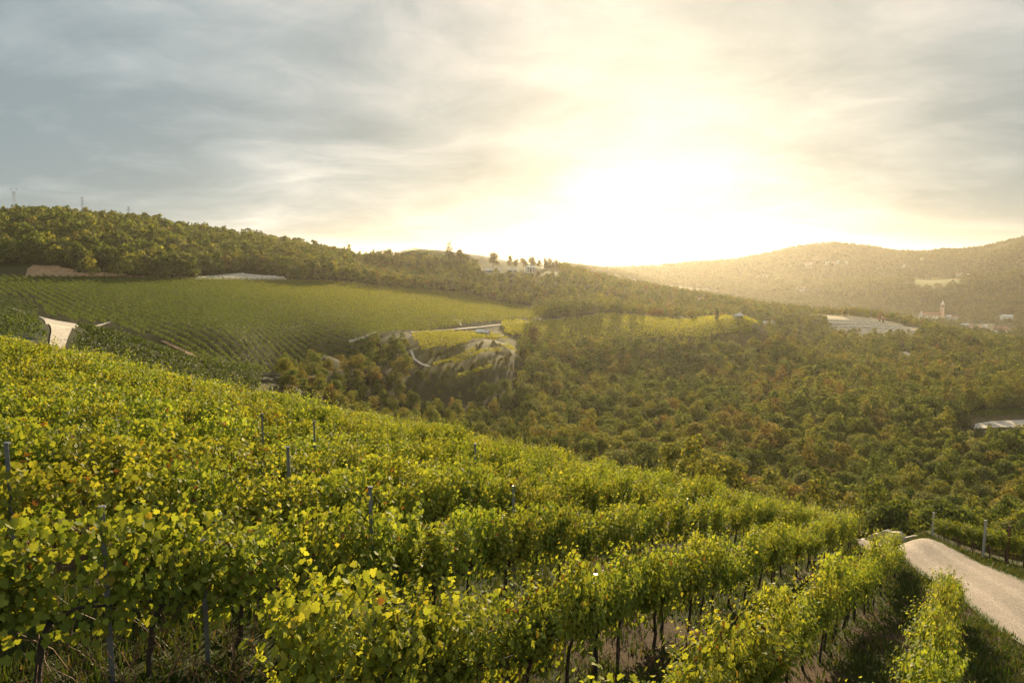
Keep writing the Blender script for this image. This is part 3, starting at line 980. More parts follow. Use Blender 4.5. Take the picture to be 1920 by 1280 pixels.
# ------------------------------------------------------------------ grass and dry brush on the near slope
def build_grass():
    n = 26000
    r = 4 + 46 * rng.random(n) ** 1.3
    th = rng.uniform(R(-40), R(40), n)
    x, y = r * np.sin(th), r * np.cos(th)
    q = .85 * x - .527 * y
    clump = fbm(x / 2.3, y / 2.3, 4, 5)
    keep = (clump < .10) | (rng.random(n) < .3)
    # keep the road clear
    X, Y = project(x, y, ground(x, y))
    road = inside([(1600, 990), (1690, 1047), (1800, 1122), (1920, 1213), (2300, 1560), (2300, 1260), (1920, 1088), (1752, 1016), (1660, 980)], X, Y)
    keep &= ~road
    x, y, r = x[keep], y[keep], r[keep]
    vx, vy = [], []
    for line, sg in (([(1605, 986, 50), (1640, 1005, 45), (1690, 1047, 38), (1800, 1122, 30), (1920, 1213, 22), (2100, 1360, 16)], -1), ([(1625, 981, 51.6), (1680, 991, 48.6), (1718, 1001, 46.8), (1752, 1016, 44.5), (1830, 1052, 40), (1920, 1088, 36), (2100, 1165, 29)], 1)):
        P = np.array([pt(*e)[:2] for e in line])
        t_ = rng.uniform(0, len(P) - 1, 2200)
        wd_ = rng.uniform(-.25, 3.2, 2200) ** 1.0
        vx.append(np.interp(t_, np.arange(len(P)), P[:, 0]) + sg * wd_)
        vy.append(np.interp(t_, np.arange(len(P)), P[:, 1]) + .15 * wd_)
    x, y = np.concatenate([x, *vx]), np.concatenate([y, *vy])
    r = np.hypot(x, y)
    n = len(x)
    nb = 6
    z = ground(x, y)
    bx = (x[:, None] + rng.normal(0, .10, (n, nb))).ravel()
    by = (y[:, None] + rng.normal(0, .10, (n, nb))).ravel()
    bz = np.repeat(z, nb) - .02
    h = rng.uniform(.08, .26, n * nb)
    a = rng.uniform(0, 6.28, n * nb)
    l = rng.uniform(.1, .8, n * nb) * h
    wd = rng.uniform(.006, .014, n * nb) * (1 + np.repeat(r, nb) / 20)
    p0 = np.stack([bx - wd * np.sin(a), by + wd * np.cos(a), bz], 1)
    p1 = np.stack([bx + wd * np.sin(a), by - wd * np.cos(a), bz], 1)
    p2 = np.stack([bx + l * np.cos(a), by + l * np.sin(a), bz + h], 1)
    V = np.stack([p0, p1, p2], 1).reshape(-1, 3)
    T = np.arange(len(V)).reshape(-1, 3)
    pal = np.array([(.06, .09, .016), (.085, .10, .02), (.045, .07, .014), (.15, .11, .05)])
    c = pal[rng.choice(4, n * nb, p=[.4, .25, .25, .1])] * rng.uniform(.7, 1.25, (n * nb, 1))
    tag(ob('grass', np_mesh('grass', V, [T], M['grass'], c)), 'short green grass and weeds between the near vine rows', 'grass', kind='stuff')


build_grass()


def build_brush():
    m = MB()
    for k in range(150):
        if k < 100:
            px, py = rng.uniform(60, 760), rng.uniform(1130, 1330)
        else:
            px, py = rng.uniform(760, 1250), rng.uniform(1180, 1330)
        u, w = (px - 960) / F_PX, (py - 640) / F_PX
        P = hit(px, py + 60, 3)
        a = rng.uniform(0, 6.28)
        l = rng.uniform(.5, 1.3); b = rng.uniform(-.5, .5)
        d = np.array([math.cos(a), math.sin(a), 0])
        m.tube([P + (0, 0, -.05), P + d * l * .25 + (0, 0, l * .4), P + d * l * .55 + np.array([b * .2, 0, l * .7]), P + d * l * .9 + np.array([b * .5, 0, l * rng.uniform(.4, .9)])],
               [.007, .006, .005, .003], 4, False)
    tag(m.build('brushwood', M['cane']), 'thin reddish dry canes standing in the grass at the bottom left', 'dry canes', kind='stuff')


build_brush()


# ------------------------------------------------------------------ hillside vineyards further off
def far_row_mesh(P, size, per_m, rg, pal, height=1.75, width=.42):
    """P: points along the row (n,3)"""
    s = np.concatenate([[0], np.cumsum(np.linalg.norm(np.diff(P[:, :2], axis=0), axis=1))])
    n = max(8, int(s[-1] * per_m))
    t = np.sort(rg.uniform(0, s[-1], n))
    p = np.stack([np.interp(t, s, P[:, k]) for k in range(3)], 1)
    d = norm(np.stack([np.gradient(np.interp(t, s, P[:, k])) for k in range(2)] , 1) + 1e-9)
    d = norm(np.tile((P[-1, :2] - P[0, :2])[None], (n, 1)))
    nn = np.stack([-d[:, 1], d[:, 0]], 1)
    a = rg.uniform(0, math.pi, n)
    rad = rg.uniform(.55, 1.05, n)
    lump = 1 + .5 * (vnoise(t / 1.6, t * 0 + rg.uniform(0, 99), 8) - .5)
    off = np.cos(a) * width * rad
    zz = (.55 + np.sin(a) * (height - .6) * rad * lump)
    pos = np.concatenate([p[:, :2] + nn * off[:, None], (p[:, 2] + zz)[:, None]], 1)
    nrm = np.concatenate([nn * np.cos(a)[:, None], np.sin(a)[:, None] * .9], 1) + rg.normal(0, .45, (n, 3))
    tip = rg.normal(0, 1, (n, 3))
    V, T, idx = leaves(pos, nrm, tip, rg.uniform(.7, 1.3, n) * size, 'quad')
    pal = np.array(pal)
    c = pal[rg.integers(0, len(pal), n)] * rg.uniform(.75, 1.25, (n, 1))
    return V, T, c[idx]


def field(key, a, b, spacing, size, per_m, pal, label, group, height=1.75, width=.42, ymin=100, clip=None):
    poly = PLAN[key]
    A, B = hit(*a, ymin)[:2], hit(*b, ymin)[:2]
    d = (B - A) / np.linalg.norm(B - A)
    n = np.array([-d[1], d[0]])
    qs, ts = poly @ n, poly @ d
    rgf = np.random.default_rng(abs(hash(key)) % 1000 if False else sum(map(ord, key)))
    cnt = 0
    for q in np.arange(qs.min() + spacing * .5, qs.max(), spacing):
        t = np.arange(ts.min(), ts.max(), 1.5)
        P = q * n[None] + t[:, None] * d[None]
        m = inside(poly, P[:, 0], P[:, 1])
        idx = np.nonzero(m)[0]
        if not len(idx):
            continue
        for seg in np.split(idx, np.nonzero(np.diff(idx) > 1)[0] + 1):
            if len(seg) < 4:
                continue
            Q = P[seg]
            Z = ground(Q[:, 0], Q[:, 1])
            if key in ('bank', 'knoll', 'hillside'):      # the white gravel junction lies open
                sail = [(66, 590), (108, 602), (160, 609), (156, 614), (140, 620), (128, 655), (88, 655), (92, 618)]
                Xa, Ya = project(Q[:, 0], Q[:, 1], Z)
                Xb, Yb = project(Q[:, 0], Q[:, 1], Z + 1.7)
                free = ~(inside(sail, Xa, Ya) | inside(sail, Xb, Yb))
                if not free.all():
                    runs = np.split(np.nonzero(free)[0], np.nonzero(np.diff(np.nonzero(free)[0]) > 1)[0] + 1)
                    runs = max(runs, key=len)
                    if len(runs) < 4:
                        continue
                    Q, Z = Q[runs], Z[runs]
            X, Yp = project(Q[:, 0], Q[:, 1], Z + 1.5)
            if X.max() < -40 or X.min() > 1960:
                continue
            pts = np.column_stack([Q, Z])
            V, T, c = far_row_mesh(pts, size, per_m, rgf, pal, height, width)
            if key == 'hillside':      # right hand rows yellower, and painted brighter to offset the grazing sun there
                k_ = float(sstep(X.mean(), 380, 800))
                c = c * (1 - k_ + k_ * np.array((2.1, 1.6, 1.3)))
            base = pts[0]
            o = ob('vine_hedge', np_mesh('vine_hedge', V - base, [T], M['vine_leaf'], c), None, tuple(base))
            tag(o, label, 'vine row', group)
            cnt += 1
    print('field', key, cnt)


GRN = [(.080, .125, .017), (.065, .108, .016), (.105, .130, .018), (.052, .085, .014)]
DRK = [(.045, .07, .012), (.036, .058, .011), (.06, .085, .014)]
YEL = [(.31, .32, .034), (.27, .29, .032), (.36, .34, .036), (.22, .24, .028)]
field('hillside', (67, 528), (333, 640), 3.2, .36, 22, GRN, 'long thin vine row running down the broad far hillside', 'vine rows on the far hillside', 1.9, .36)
field('knoll', (160, 632), (330, 672), 2.4, .40, 16, DRK, 'dark green vine row on the small knoll beside the white track junction', 'vine rows on the small knoll')
field('bank', (0, 600), (80, 612), 2.6, .42, 11, DRK, 'dark green vine row on the bank left of the white track junction', 'vine rows on the left bank')
field('valley_field', (960, 622), (1390, 612), 3.0, .5, 14, YEL, 'yellow-green vine row in the flat field beyond the stone hut', 'vine rows in the flat valley field')
field('terrace_one', (775, 640), (940, 631), 2.9, .42, 22, YEL, 'golden vine row on the upper terrace in front of the hut', 'vine rows on the upper terrace')
field('terrace_two', (815, 686), (960, 657), 2.9, .42, 22, YEL, 'golden vine row on the middle terrace', 'vine rows on the middle terrace')
field('terrace_three', (842, 712), (930, 684), 2.9, .42, 22, YEL, 'golden vine row on the lowest terrace', 'vine rows on the lowest terrace')
field('side_vines', (1820, 786), (1960, 777), 2.8, .42, 18, GRN, 'green vine row above the pale clearing at the right edge', 'vine rows at the right edge of the wood')
field('back_field', (745, 476), (830, 480), 5.0, .8, 4, GRN, 'faint vine row on the distant round hilltop', 'vine rows on the distant hilltop', ymin=400)


# ------------------------------------------------------------------ trees
def crown_arrays(rg, h, w, n, size, shape='round'):
    """leaf clumps spread through the lobes of one crown; base of the tree at z=0"""
    if shape == 'round':
        nl = int(rg.integers(12, 19))
        c = []
        for k in range(nl):
            a = rg.uniform(0, 6.28); t = rg.uniform(0, 1)
            rr = w * .5 * rg.uniform(.25, .80) * (1 - .6 * t * t)
            c.append((rr * math.cos(a), rr * math.sin(a), h * (.20 + .66 * t), w * rg.uniform(.16, .29) * (1 - .25 * t)))
        c.append((0, 0, h * .62, w * .30))
    elif shape == 'cypress':
        c = [(rg.normal(0, .04 * w), rg.normal(0, .04 * w), h * t, w * .5 * (math.sin(math.pi * min(1, t * .93 + .12)) ** .7) + .05) for t in np.linspace(.08, .95, 12)]
    elif shape == 'conifer':
        c = [(rg.normal(0, .05 * w), rg.normal(0, .05 * w), h * t, w * .52 * (1.02 - t) + .08) for t in np.linspace(.12, .97, 13)]
    elif shape == 'tall':
        c = [(rg.normal(0, .17 * w * (1.1 - .8 * t)), rg.normal(0, .17 * w * (1.1 - .8 * t)), h * (.2 + .84 * t), w * (.27 - .14 * t) * rg.uniform(.8, 1.15)) for t in np.linspace(0, 1, 16)]
    c = np.array(c)
    k = rg.choice(len(c), n, p=c[:, 3] ** 2 / (c[:, 3] ** 2).sum())
    v = norm(rg.normal(0, 1, (n, 3)))
    v[:, 2] = np.where(v[:, 2] < -.35, -v[:, 2], v[:, 2])
    rad = c[k, 3] * rg.uniform(.72, 1.12, n)
    sq = np.array([1, 1, .82])
    pos = c[k, :3] + v * rad[:, None] * sq
    nrm = v + rg.normal(0, .45, (n, 3)) + np.array([0, 0, .25])
    return pos, nrm, rg.normal(0, 1, (n, 3)), size * rg.uniform(.65, 1.35, n)


def crown_mesh(name, rg, h, w, n, size, shape='round', kind='quad'):
    pos, nrm, tip, sz = crown_arrays(rg, h, w, n, size, shape)
    V, T, idx = leaves(pos, nrm, tip, sz, kind)
    c = np.ones((len(pos), 3)) * rg.uniform(.62, 1.4, (len(pos), 1)) * np.array([1, 1, 1]) + rg.normal(0, .05, (len(pos), 3))
    return np_mesh(name, V, [T], M['tree_leaf'], np.clip(c, .2, 2)[idx])


def tree_trunk(rg, h, w):
    m = MB()
    m.tube([(0, 0, -.6), (rg.normal(0, .1), rg.normal(0, .1), h * .3), (rg.normal(0, .2), rg.normal(0, .2), h * .62), (0, 0, h * .85)], [.2, .15, .09, .03], 7)
    for k in range(5):
        a = rg.uniform(0, 6.28); z0 = h * rg.uniform(.28, .5)
        m.tube([(0, 0, z0), (w * .16 * math.cos(a), w * .16 * math.sin(a), z0 + h * .14), (w * .34 * math.cos(a), w * .34 * math.sin(a), z0 + h * .28)], [.08, .055, .02], 5)
    return m.mesh('trunk', M['bark'])


rg2 = np.random.default_rng(23)
CROWNS = [crown_mesh('crown', rg2, 7.0, 6.0, 2500, .27, 'tall' if k_ in (2, 5) else 'round') for k_ in range(8)]
TRTR = [tree_trunk(rg2, 7.0, 5.6) for _ in range(4)]
OLIVE = [crown_mesh('olive_crown', rg2, 4.2, 4.6, 700, .34) for _ in range(3)]
OLTR = [tree_trunk(rg2, 4.2, 4.6) for _ in range(2)]
RIDGE_CR = [CROWNS[0], CROWNS[3], CROWNS[6]]
CYP = [crown_mesh('cypress_crown', rg2, 10, 2.0, 700, .4, 'cypress') for _ in range(2)]
CONI = [crown_mesh('conifer_crown', rg2, 14, 8.0, 900, .6, 'conifer')]

KINDS = [  # colour, words, weight
    ((.086, .118, .028), 'dark green'), ((.125, .152, .034), 'mid green'), ((.172, .182, .038), 'yellow-green'), ((.166, .150, .042), 'olive brown'), ((.19, .135, .045), 'russet'), ((.138, .155, .060), 'grey-green')]
WEI = np.array([.22, .34, .20, .12, .02, .10])


def place_tree(x, y, z, rg, crowns, trunks, scale, col, label, group, name='tree', cat='tree'):
    root = empty(name, (x, y, z), rg.uniform(0, 6.28))
    s = scale
    root.scale = (s * rg.uniform(.9, 1.15), s * rg.uniform(.9, 1.15), s * rg.uniform(.88, 1.12))
    cr = ob('crown', crowns[int(rg.integers(len(crowns)))], root)
    v = rg.uniform(.85, 1.15)
    cr.color = (col[0] * v, col[1] * v, col[2] * v, 1)
    ob('trunk', trunks[int(rg.integers(len(trunks)))], root)
    tag(root, label, cat, group)
    return root


CLEAR = [PLAN[k] for k in ('hillside', 'knoll', 'bank', 'junction', 'valley_field', 'terrace_one', 'terrace_two', 'terrace_three', 'terrace_banks', 'hut_yard', 'back_field', 'ridge_lawn', 'quarry',
                           'olive_grove', 'far_meadow', 'side_field', 'landslip', 'rock_scar', 'church_yard')]
EXTRA_CLEAR_PX = [[(700, 596), (960, 592), (968, 640), (765, 648), (700, 644)], [(735, 455), (1050, 480), (1050, 499), (900, 499), (735, 488)], [(895, 498), (1050, 498), (1050, 524), (895, 522)], [(-60, 500), (112, 500), (112, 530), (-60, 530)], [(1680, 660), (1730, 664), (1728, 680), (1690, 677)], [(1768, 684), (1824, 690), (1824, 700), (1768, 696)], [(484, 690), (540, 686), (534, 702), (486, 708)], [(650, 620), (708, 620), (708, 640), (652, 646)],
                  [(764, 656), (785, 656), (815, 682), (808, 692), (780, 688)]]
LOW_PX = [[(1776, 590), (1800, 590), (1800, 606), (1776, 606)], [(1865, 588), (1900, 588), (1900, 606), (1865, 606)], [(1855, 610), (1900, 610), (1900, 634), (1855, 634)],
                  [(1805, 606), (1855, 606), (1855, 626), (1805, 624)]]


def scatter():
    pts = []
    rg = np.random.default_rng(77)
    r = 62.0
    while r < 2500:
        sp = 3.9 if r < 260 else 3.9 + (r - 260) * .0040 if r < 1200 else 7.7 + (r - 1200) * .0030
        n = int(2 * R(39) * r / sp)
        th = np.linspace(R(-39), R(39), n) + rg.uniform(-.5, .5, n) * sp / r
        rr = r + rg.uniform(-.5, .5, n) * sp
        pts.append(np.stack([rr * np.sin(th), rr * np.cos(th), np.full(n, sp)], 1))
        r += sp * .95
    P = np.concatenate(pts)
    x, y, sp = P.T
    z = ground(x, y)
    r = np.hypot(x, y)
    X, Y = project(x, y, z)
    ok = (X > -60) & (X < 1985) & (Y > 380)
    # leave the near vineyard, its road and its lower rows free
    q = .85 * x - .527 * y
    ok &= ~((y < 66) & (q < 2.0))
    ok &= ~((y < 80) & (q < 6) & (q > -28))
    ok &= ~((q >= 2.0) & (r < 88))
    ok &= ~((r < 190) & (X < 530))
    ok &= ~((r < 168) & (X < 1000))
    ok &= ~((r < 138) & (X < 1250))
    # keep the terraces and the flat field in sight
    top = Y - 7.5 * F_PX / r
    low = (X > 915) & (X < 1455) & (r < 420) & (Y > 600) & (top < 628)
    low |= (X > 765) & (X < 985) & (r < 300) & (Y > 640) & (top < np.where(X < 900, 712, 690))
    ok &= ~((X > 520) & (X < 660) & (r < 300) & (Y > 640) & (top < 640))
    ok &= ~((r < 345) & (X < 480 - np.maximum(0, 640 - Y)) & (Y > 530))
    for poly in CLEAR:
        ok &= ~inside(poly, x, y)
    for poly in EXTRA_CLEAR_PX:
        ok &= ~inside(poly, X, Y)
    # open ground on the sunny ridge and patches on the far hills
    op = fbm(x / 60, y / 60, 3, 21)
    ok &= ~((r > 400) & (r < 800) & (X > 950) & (op > .17))
    fo = fbm(x / 150, y / 150, 3, 33)
    ok &= ~((r > 1150) & (fo > .13) & (rg.random(len(x)) < .93))
    low |= (X > 1780) & (Y > 800) & (Y < 868) & (top < 812)
    low |= (X > 1670) & (X < 1740) & (Y > 672) & (Y < 712) & (r < 420)
    low |= (X > 1758) & (X < 1835) & (Y > 696) & (Y < 735) & (r < 420)
    for poly in LOW_PX:
        low |= inside(poly, X, Y)
    x, y, z, sp, r, low = x[ok], y[ok], z[ok], sp[ok], r[ok], low[ok]
    # hidden behind nearer land
    h = np.full(len(r), 7.5)
    azb = np.clip(((np.arctan2(x, y) + R(40)) / R(80) * 400).astype(int), 0, 399)
    th = np.linspace(R(-40), R(40), 400)
    rad = np.geomspace(20, 3000, 420)
    Zg = ground(rad[:, None] * np.sin(th), rad[:, None] * np.cos(th))
    mx = np.maximum.accumulate(Zg / rad[:, None], axis=0)
    ri = np.clip(np.searchsorted(rad, r * .985) - 1, 0, 419)
    vis = (z + h) / r > mx[ri, azb] - .0006
    return x[vis], y[vis], z[vis], sp[vis], r[vis], low[vis], rg


def build_forest():
    x, y, z, sp, r, low, rg = scatter()
    n = len(x)
    X, Y = project(x, y, z)
    print('trees', n, [(int((r < a).sum()), a) for a in (150, 200, 300, 450, 700, 1200)])
    zone = np.where((X < 760) & (r > 300), 0, np.where((X < 960) & (r < 300), 1, 2))
    kind = np.empty(n, int)
    # neighbouring trees tend to share their colour
    f = fbm(x / 22, y / 22, 3, 55) * 1.3 + rg.normal(0, .30, n) - .22 * ((r > 300) & (X < 700))
    order = np.array([0, 5, 1, 2, 3, 4])
    cum = np.cumsum(WEI[order]); cum /= cum[-1]
    rank = np.argsort(np.argsort(f)) / n
    kind = order[np.searchsorted(cum, rank).clip(0, 5)]
    size = (.72 + .6 * rg.random(n)) * np.where(r < 900, 1.0, .85)
    size *= np.where((r > 400) & (r < 800) & (X > 900), .8, 1.0)
    size *= np.where((r > 330) & (X < 660), .95 + .65 * rg.random(n), 1.0)
    size *= np.where((X > 500) & (X < 980) & (r < 300), .66, 1.0)
    size = np.where(low, size * .30, size)
    near = np.argsort(r / size)
    near = near[:300]
    is_thing = np.zeros(n, bool); is_thing[near] = True
    zone_w = ('wood on the left hillside', 'wood in the gully below the hillside vines', 'valley wood below the near vineyard')
    for i in near:
        col, wd = KINDS[kind[i]]
        place_tree(x[i], y[i], z[i], rg, CROWNS, TRTR, size[i], col, f'{wd} broadleaf tree in the dense {zone_w[zone[i]]}', f'{wd} trees of the {zone_w[zone[i]]}')
    lods = ((0, 230, 1100, .36, 'near'), (230, 420, 480, .52, 'mid'), (420, 800, 160, .85, 'ridge'), (800, 1400, 70, 1.25, 'hill'), (1400, 9000, 30, 1.9, 'far'))
    VV, TT, CC, base = [], [], [], 0
    for a, b, nl, ls, _ in lods:
        protos = []
        for k in range(6):
            pos, nrm, tip, sz = crown_arrays(rg, 7.0, 5.8, nl, ls, 'tall' if k == 3 else 'round')
            V, T, idx = leaves(pos, nrm, tip, sz, 'quad')
            c = rg.uniform(.65, 1.38, (len(pos), 1)) * np.ones((1, 3))
            protos.append((V, T, c[idx]))
        sel = np.nonzero((r >= a) & (r < b) & ~is_thing)[0]
        print('lod', a, b, len(sel))
        pk = rg.integers(0, 6, len(sel))
        for k in range(6):
            ii = sel[pk == k]
            if not len(ii):
                continue
            V, T, c = protos[k]
            aa = rg.uniform(0, 6.28, len(ii))
            s = size[ii] * np.maximum(1.0, sp[ii] / 5.4)
            ca, sa = np.cos(aa)[:, None] * s[:, None], np.sin(aa)[:, None] * s[:, None]
            P = np.stack([x[ii][:, None] + ca * V[None, :, 0] - sa * V[None, :, 1], y[ii][:, None] + sa * V[None, :, 0] + ca * V[None, :, 1],
                          z[ii][:, None] + V[None, :, 2] * (size[ii] * np.maximum(1.0, sp[ii] / 7.5))[:, None]], -1)
            TT.append((T[None] + (base + np.arange(len(ii)) * len(V))[:, None, None]).reshape(-1, 3))
            VV.append(P.reshape(-1, 3))
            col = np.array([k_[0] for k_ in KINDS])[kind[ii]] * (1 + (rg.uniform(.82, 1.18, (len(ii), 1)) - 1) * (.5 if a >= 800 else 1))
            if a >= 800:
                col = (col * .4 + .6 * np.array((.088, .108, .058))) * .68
            CC.append((c[None] * col[:, None]).reshape(-1, 3))
            base += len(ii) * len(V)
    V, T, c = np.concatenate(VV), np.concatenate(TT), np.concatenate(CC)
    print('forest tris', len(T))
    tag(ob('forest', np_mesh('forest', V, [T], M['tree_leaf'], c)), 'mixed broadleaf woodland covering the hills and the valley in the distance', 'woodland', kind='stuff')


build_forest()


def olives():
    rg = np.random.default_rng(8)
    poly = PLAN['olive_grove']
    lo, hi = poly.min(0), poly.max(0)
    for gx in np.arange(lo[0], hi[0], 6.6):
        for gy in np.arange(lo[1], hi[1], 7.5):
            x, y = gx + rg.uniform(-1, 1), gy + rg.uniform(-1, 1)
            if inside(poly, np.array(x), np.array(y)):
                z = float(ground(x, y))
                place_tree(x, y, z, rg, OLIVE, OLTR, rg.uniform(.8, 1.15), (.105, .112, .055), 'rounded grey-green olive tree in the grove below the flat vine field', 'olive trees of the grove', 'olive_tree', 'olive tree')


olives()


def bank_scrub():
    rg = np.random.default_rng(31)
    banks = [[(800, 668), (850, 655), (940, 647), (945, 653), (860, 668), (800, 678)], [(832, 700), (880, 690), (940, 676), (940, 684), (885, 698), (836, 712)], [(945, 655), (985, 652), (985, 690), (945, 700)], [(790, 690), (835, 712), (835, 730), (800, 730), (780, 700)]]
    for poly in banks:
        P = hits(poly, 150)[:, :2]
        lo, hi = P.min(0), P.max(0)
        k = 0
        for _ in range(400):
            x, y = rg.uniform(lo[0], hi[0]), rg.uniform(lo[1], hi[1])
            if inside(P, np.array(x), np.array(y)):
                place_tree(x, y, float(ground(x, y)) - .3, rg, CROWNS, TRTR, rg.uniform(.14, .34), (.13, .135, .04), 'low scrubby bush on the grassy banks between the terraced vines', 'scrub bushes on the terrace banks', 'bush', 'bush')
                k += 1
                if k > 14:
                    break


bank_scrub()


def single_trees():
    rg = np.random.default_rng(3)
    def one(px, py, h, crowns, trunks, h0, col, label, group=None, ymin=300, name='tree', cat='tree', wf=1.0):
        A = hit(px, py, ymin)
        t = place_tree(A[0], A[1], A[2] - .3, rg, crowns, trunks, h / h0, col, label, group, name, cat)
        t.scale = (t.scale[0] * wf, t.scale[1] * wf, t.scale[2])
    one(843, 492, 18, CONI, TRTR, 14, (.045, .055, .016), 'dark pointed conifer on the ridge beside the round hilltop', name='conifer', cat='conifer')
    one(863, 494, 12, CROWNS, TRTR, 7, (.08, .08, .02), 'round tree right of the pointed conifer on the ridge')
    one(925, 501, 11, CROWNS, TRTR, 7, (.09, .085, .02), 'broad tree behind the low white building on the ridge')
    for k, (px, h, w) in enumerate(((957, 8.5, .75), (968, 6.5, .95), (981, 7.2, 1.1), (997, 9.0, 1.0), (1012, 6, .95))):
        one(px, 503, h, RIDGE_CR, TRTR, 7, (.10, .09, .022), ORD[k].capitalize() + ' small tree from the left in the line along the ridge top', 'trees along the ridge top', wf=w)
    for k in range(8):
        one(1022 + 3.8 * k, 504 + .4 * k, 8.5 + rg.uniform(-.9, .9), CYP, TRTR, 10, (.06, .065, .02), 'slim cypress in the tight clump on the sunny ridge', 'cypresses of the ridge clump', name='cypress', cat='cypress', wf=1.3)
    for px, py, h, lb in ((1334, 560, 9.5, 'tall dark cypress on the right shoulder of the ridge'), (1360, 562, 7, 'shorter cypress just right of the tall ridge cypress'), (1446, 570, 8, 'lone slim cypress on the slope right of the ridge'),
                          (1344, 604, 9, 'dark cypress at the far edge of the flat vine field'), (1456, 578, 6, 'small cypress below the lone slim one'), (1471, 606, 8, 'dark cypress above the pale terraced slope'),
                          (1497, 606, 7, 'dark cypress nearest the pale terraced slope'), (1318, 566, 5, 'low cypress left of the tall ridge cypress')):
        one(px, py, h, CYP, TRTR, 10, (.04, .05, .016), lb, 'cypresses on the right slope', name='cypress', cat='cypress')
    one(1000, 655, 9, CROWNS, TRTR, 7, (.10, .08, .03), 'domed tree standing above the terraces at the edge of the wood', ymin=150)
    one(275, 428, 14, RIDGE_CR, TRTR, 7, (.10, .12, .03), 'tallest tree on the left hilltop skyline', wf=.8)
    one(277, 520, 6, CROWNS, TRTR, 7, (.20, .13, .025), 'golden autumn tree at the foot of the left wood', ymin=200)
    for k, (px, py) in enumerate(((690, 528), (560, 520))):
        one(px, py, 6 + k, CROWNS, TRTR, 7, (.075, .1, .02), ('rounded bright green bush right of the rocky scar', 'dense green tree at the right end of the rocky scar')[k], ymin=200)


single_trees()

# brown scrub below the road bend
def scrub():
    rg = np.random.default_rng(14)
    for k, (px, py, s, col, lb) in enumerate(((1655, 975, .32, (.16, .08, .022), 'rusty brown bush behind the low wall, left of the two'), (1700, 985, .32, (.15, .075, .02), 'rusty brown bush behind the low wall, right of the two'),
                                              (1580, 960, .42, (.13, .085, .022), 'brownish bush at the end of the vine rows beside the wood'))):
        A = hit(px, py, 45)
        place_tree(A[0], A[1], A[2] - 1.0, rg, CROWNS, TRTR, s, col, lb, 'bushes below the road bend', 'bush', 'bush')


scrub()


# ------------------------------------------------------------------ buildings
def gable_house(px, py, ymin, w, d, h, rh, rot, wall, roof, label, group=None, name='house', cat='house', wins=3, storeys=2):
    A = hit(px, py, ymin)
    root = empty(name, A, R(rot))
    if A[1] > 600:
        root.scale = ((A[1] / 600) ** (1 - 1 / 0.6),) * 3
    m = MB()
    m.add([(-w / 2, -d / 2, -2), (w / 2, -d / 2, -2), (w / 2, d / 2, -2), (-w / 2, d / 2, -2), (-w / 2, -d / 2, h), (w / 2, -d / 2, h), (w / 2, d / 2, h), (-w / 2, d / 2, h), (-w / 2, 0, h + rh), (w / 2, 0, h + rh)],
          [(0, 1, 5, 4), (1, 2, 6, 9, 5), (2, 3, 7, 6), (3, 0, 4, 8, 7)])
    m.build('wall', wall, root)
    e = .5; t = .25
    sl = rh / (d / 2)
    r_ = MB()
    for sg in (-1, 1):
        y0, z0 = sg * (d / 2 + e), h - sl * e + .05
        r_.add([(-w / 2 - e, y0, z0), (w / 2 + e, y0, z0), (w / 2 + e, 0, h + rh + .05), (-w / 2 - e, 0, h + rh + .05), (-w / 2 - e, y0, z0 + t), (w / 2 + e, y0, z0 + t), (w / 2 + e, 0, h + rh + t + .05), (-w / 2 - e, 0, h + rh + t + .05)],
               [(0, 1, 2, 3), (4, 5, 6, 7), (0, 1, 5, 4), (1, 2, 6, 5), (3, 0, 4, 7)])
    rf = r_.build('roof', roof, root)
    MB().box(w * .22, w * .22 + .7, -d * .2, -d * .2 + .7, h, h + rh + .9).build('chimney', wall, rf)
    for s in range(storeys):
        for k in range(wins):
            if s == 0 and k == wins // 2:
                continue
            cx = -w / 2 + w * (k + .5) / wins
            zc = h / storeys * (s + .55)
            MB().box(cx - .5, cx + .5, -d / 2 - .06, -d / 2 + .02, zc - .65, zc + .65).build('window', M['glass'], root)
    cx = -w / 2 + w * (wins // 2 + .5) / wins
    MB().box(cx - .6, cx + .6, -d / 2 - .06, -d / 2 + .02, 0, 2.1).build('door', M['wood_door'], root)
    tag(root, label, cat, group)
    return root


gable_house(906, 632, 200, 4.6, 3.2, 2.2, .6, -20, M['stone_wall'], M['pale_roof'], 'small stone hut with a pale sloping roof among the terraced vines', name='hut', cat='hut', wins=1, storeys=1)
gable_house(924, 512, 300, 10, 5, 2.0, .7, 0, M['white_wall'], M['pale_roof'], 'long low white building on the ridge lawn', wins=5, storeys=1)
gable_house(994, 511, 300, 5.5, 5, 3.4, 1.0, 10, M['white_wall'], M['pale_roof'], 'white two storey villa on the ridge lawn')
gable_house(962, 511, 300, 5, 4, 1.8, .6, 0, M['cream_wall'], M['pale_roof'], 'low cream outbuilding left of the white ridge villa', wins=2, storeys=1)
gable_house(872, 490, 300, 6, 5, 3.2, 1.4, 20, M['cream_wall'], M['tile_roof'], 'cream house with tiled roof right of the pointed conifer', wins=3, storeys=1)
gable_house(1188, 527, 400, 9, 6, 3.4, 1.2, 15, M['white_wall'], M['pale_roof'], 'pale house half lost in the sun glow on the ridge')
gable_house(1312, 567, 400, 4, 4, 2.4, .8, 10, M['white_wall'], M['pale_roof'], 'tiny white house above the round trees on the right shoulder', wins=2, storeys=1)
gable_house(1383, 598, 300, 3.6, 3.4, 1.9, .7, 25, M['white_wall'], M['pale_roof'], 'white house above the flat vine field')
gable_house(1441, 612, 300, 7.5, 5, 2.6, .9, 0, M['white_wall'], M['pale_roof'], 'long white farm building at the right tip of the flat vine field', wins=4, storeys=1)
gable_house(1650, 604, 480, 5, 4, 2.4, 1.2, 0, M['cream_wall'], M['tile_roof'], 'small house with orange roof at the top of the pale terraced slope', wins=2, storeys=1)
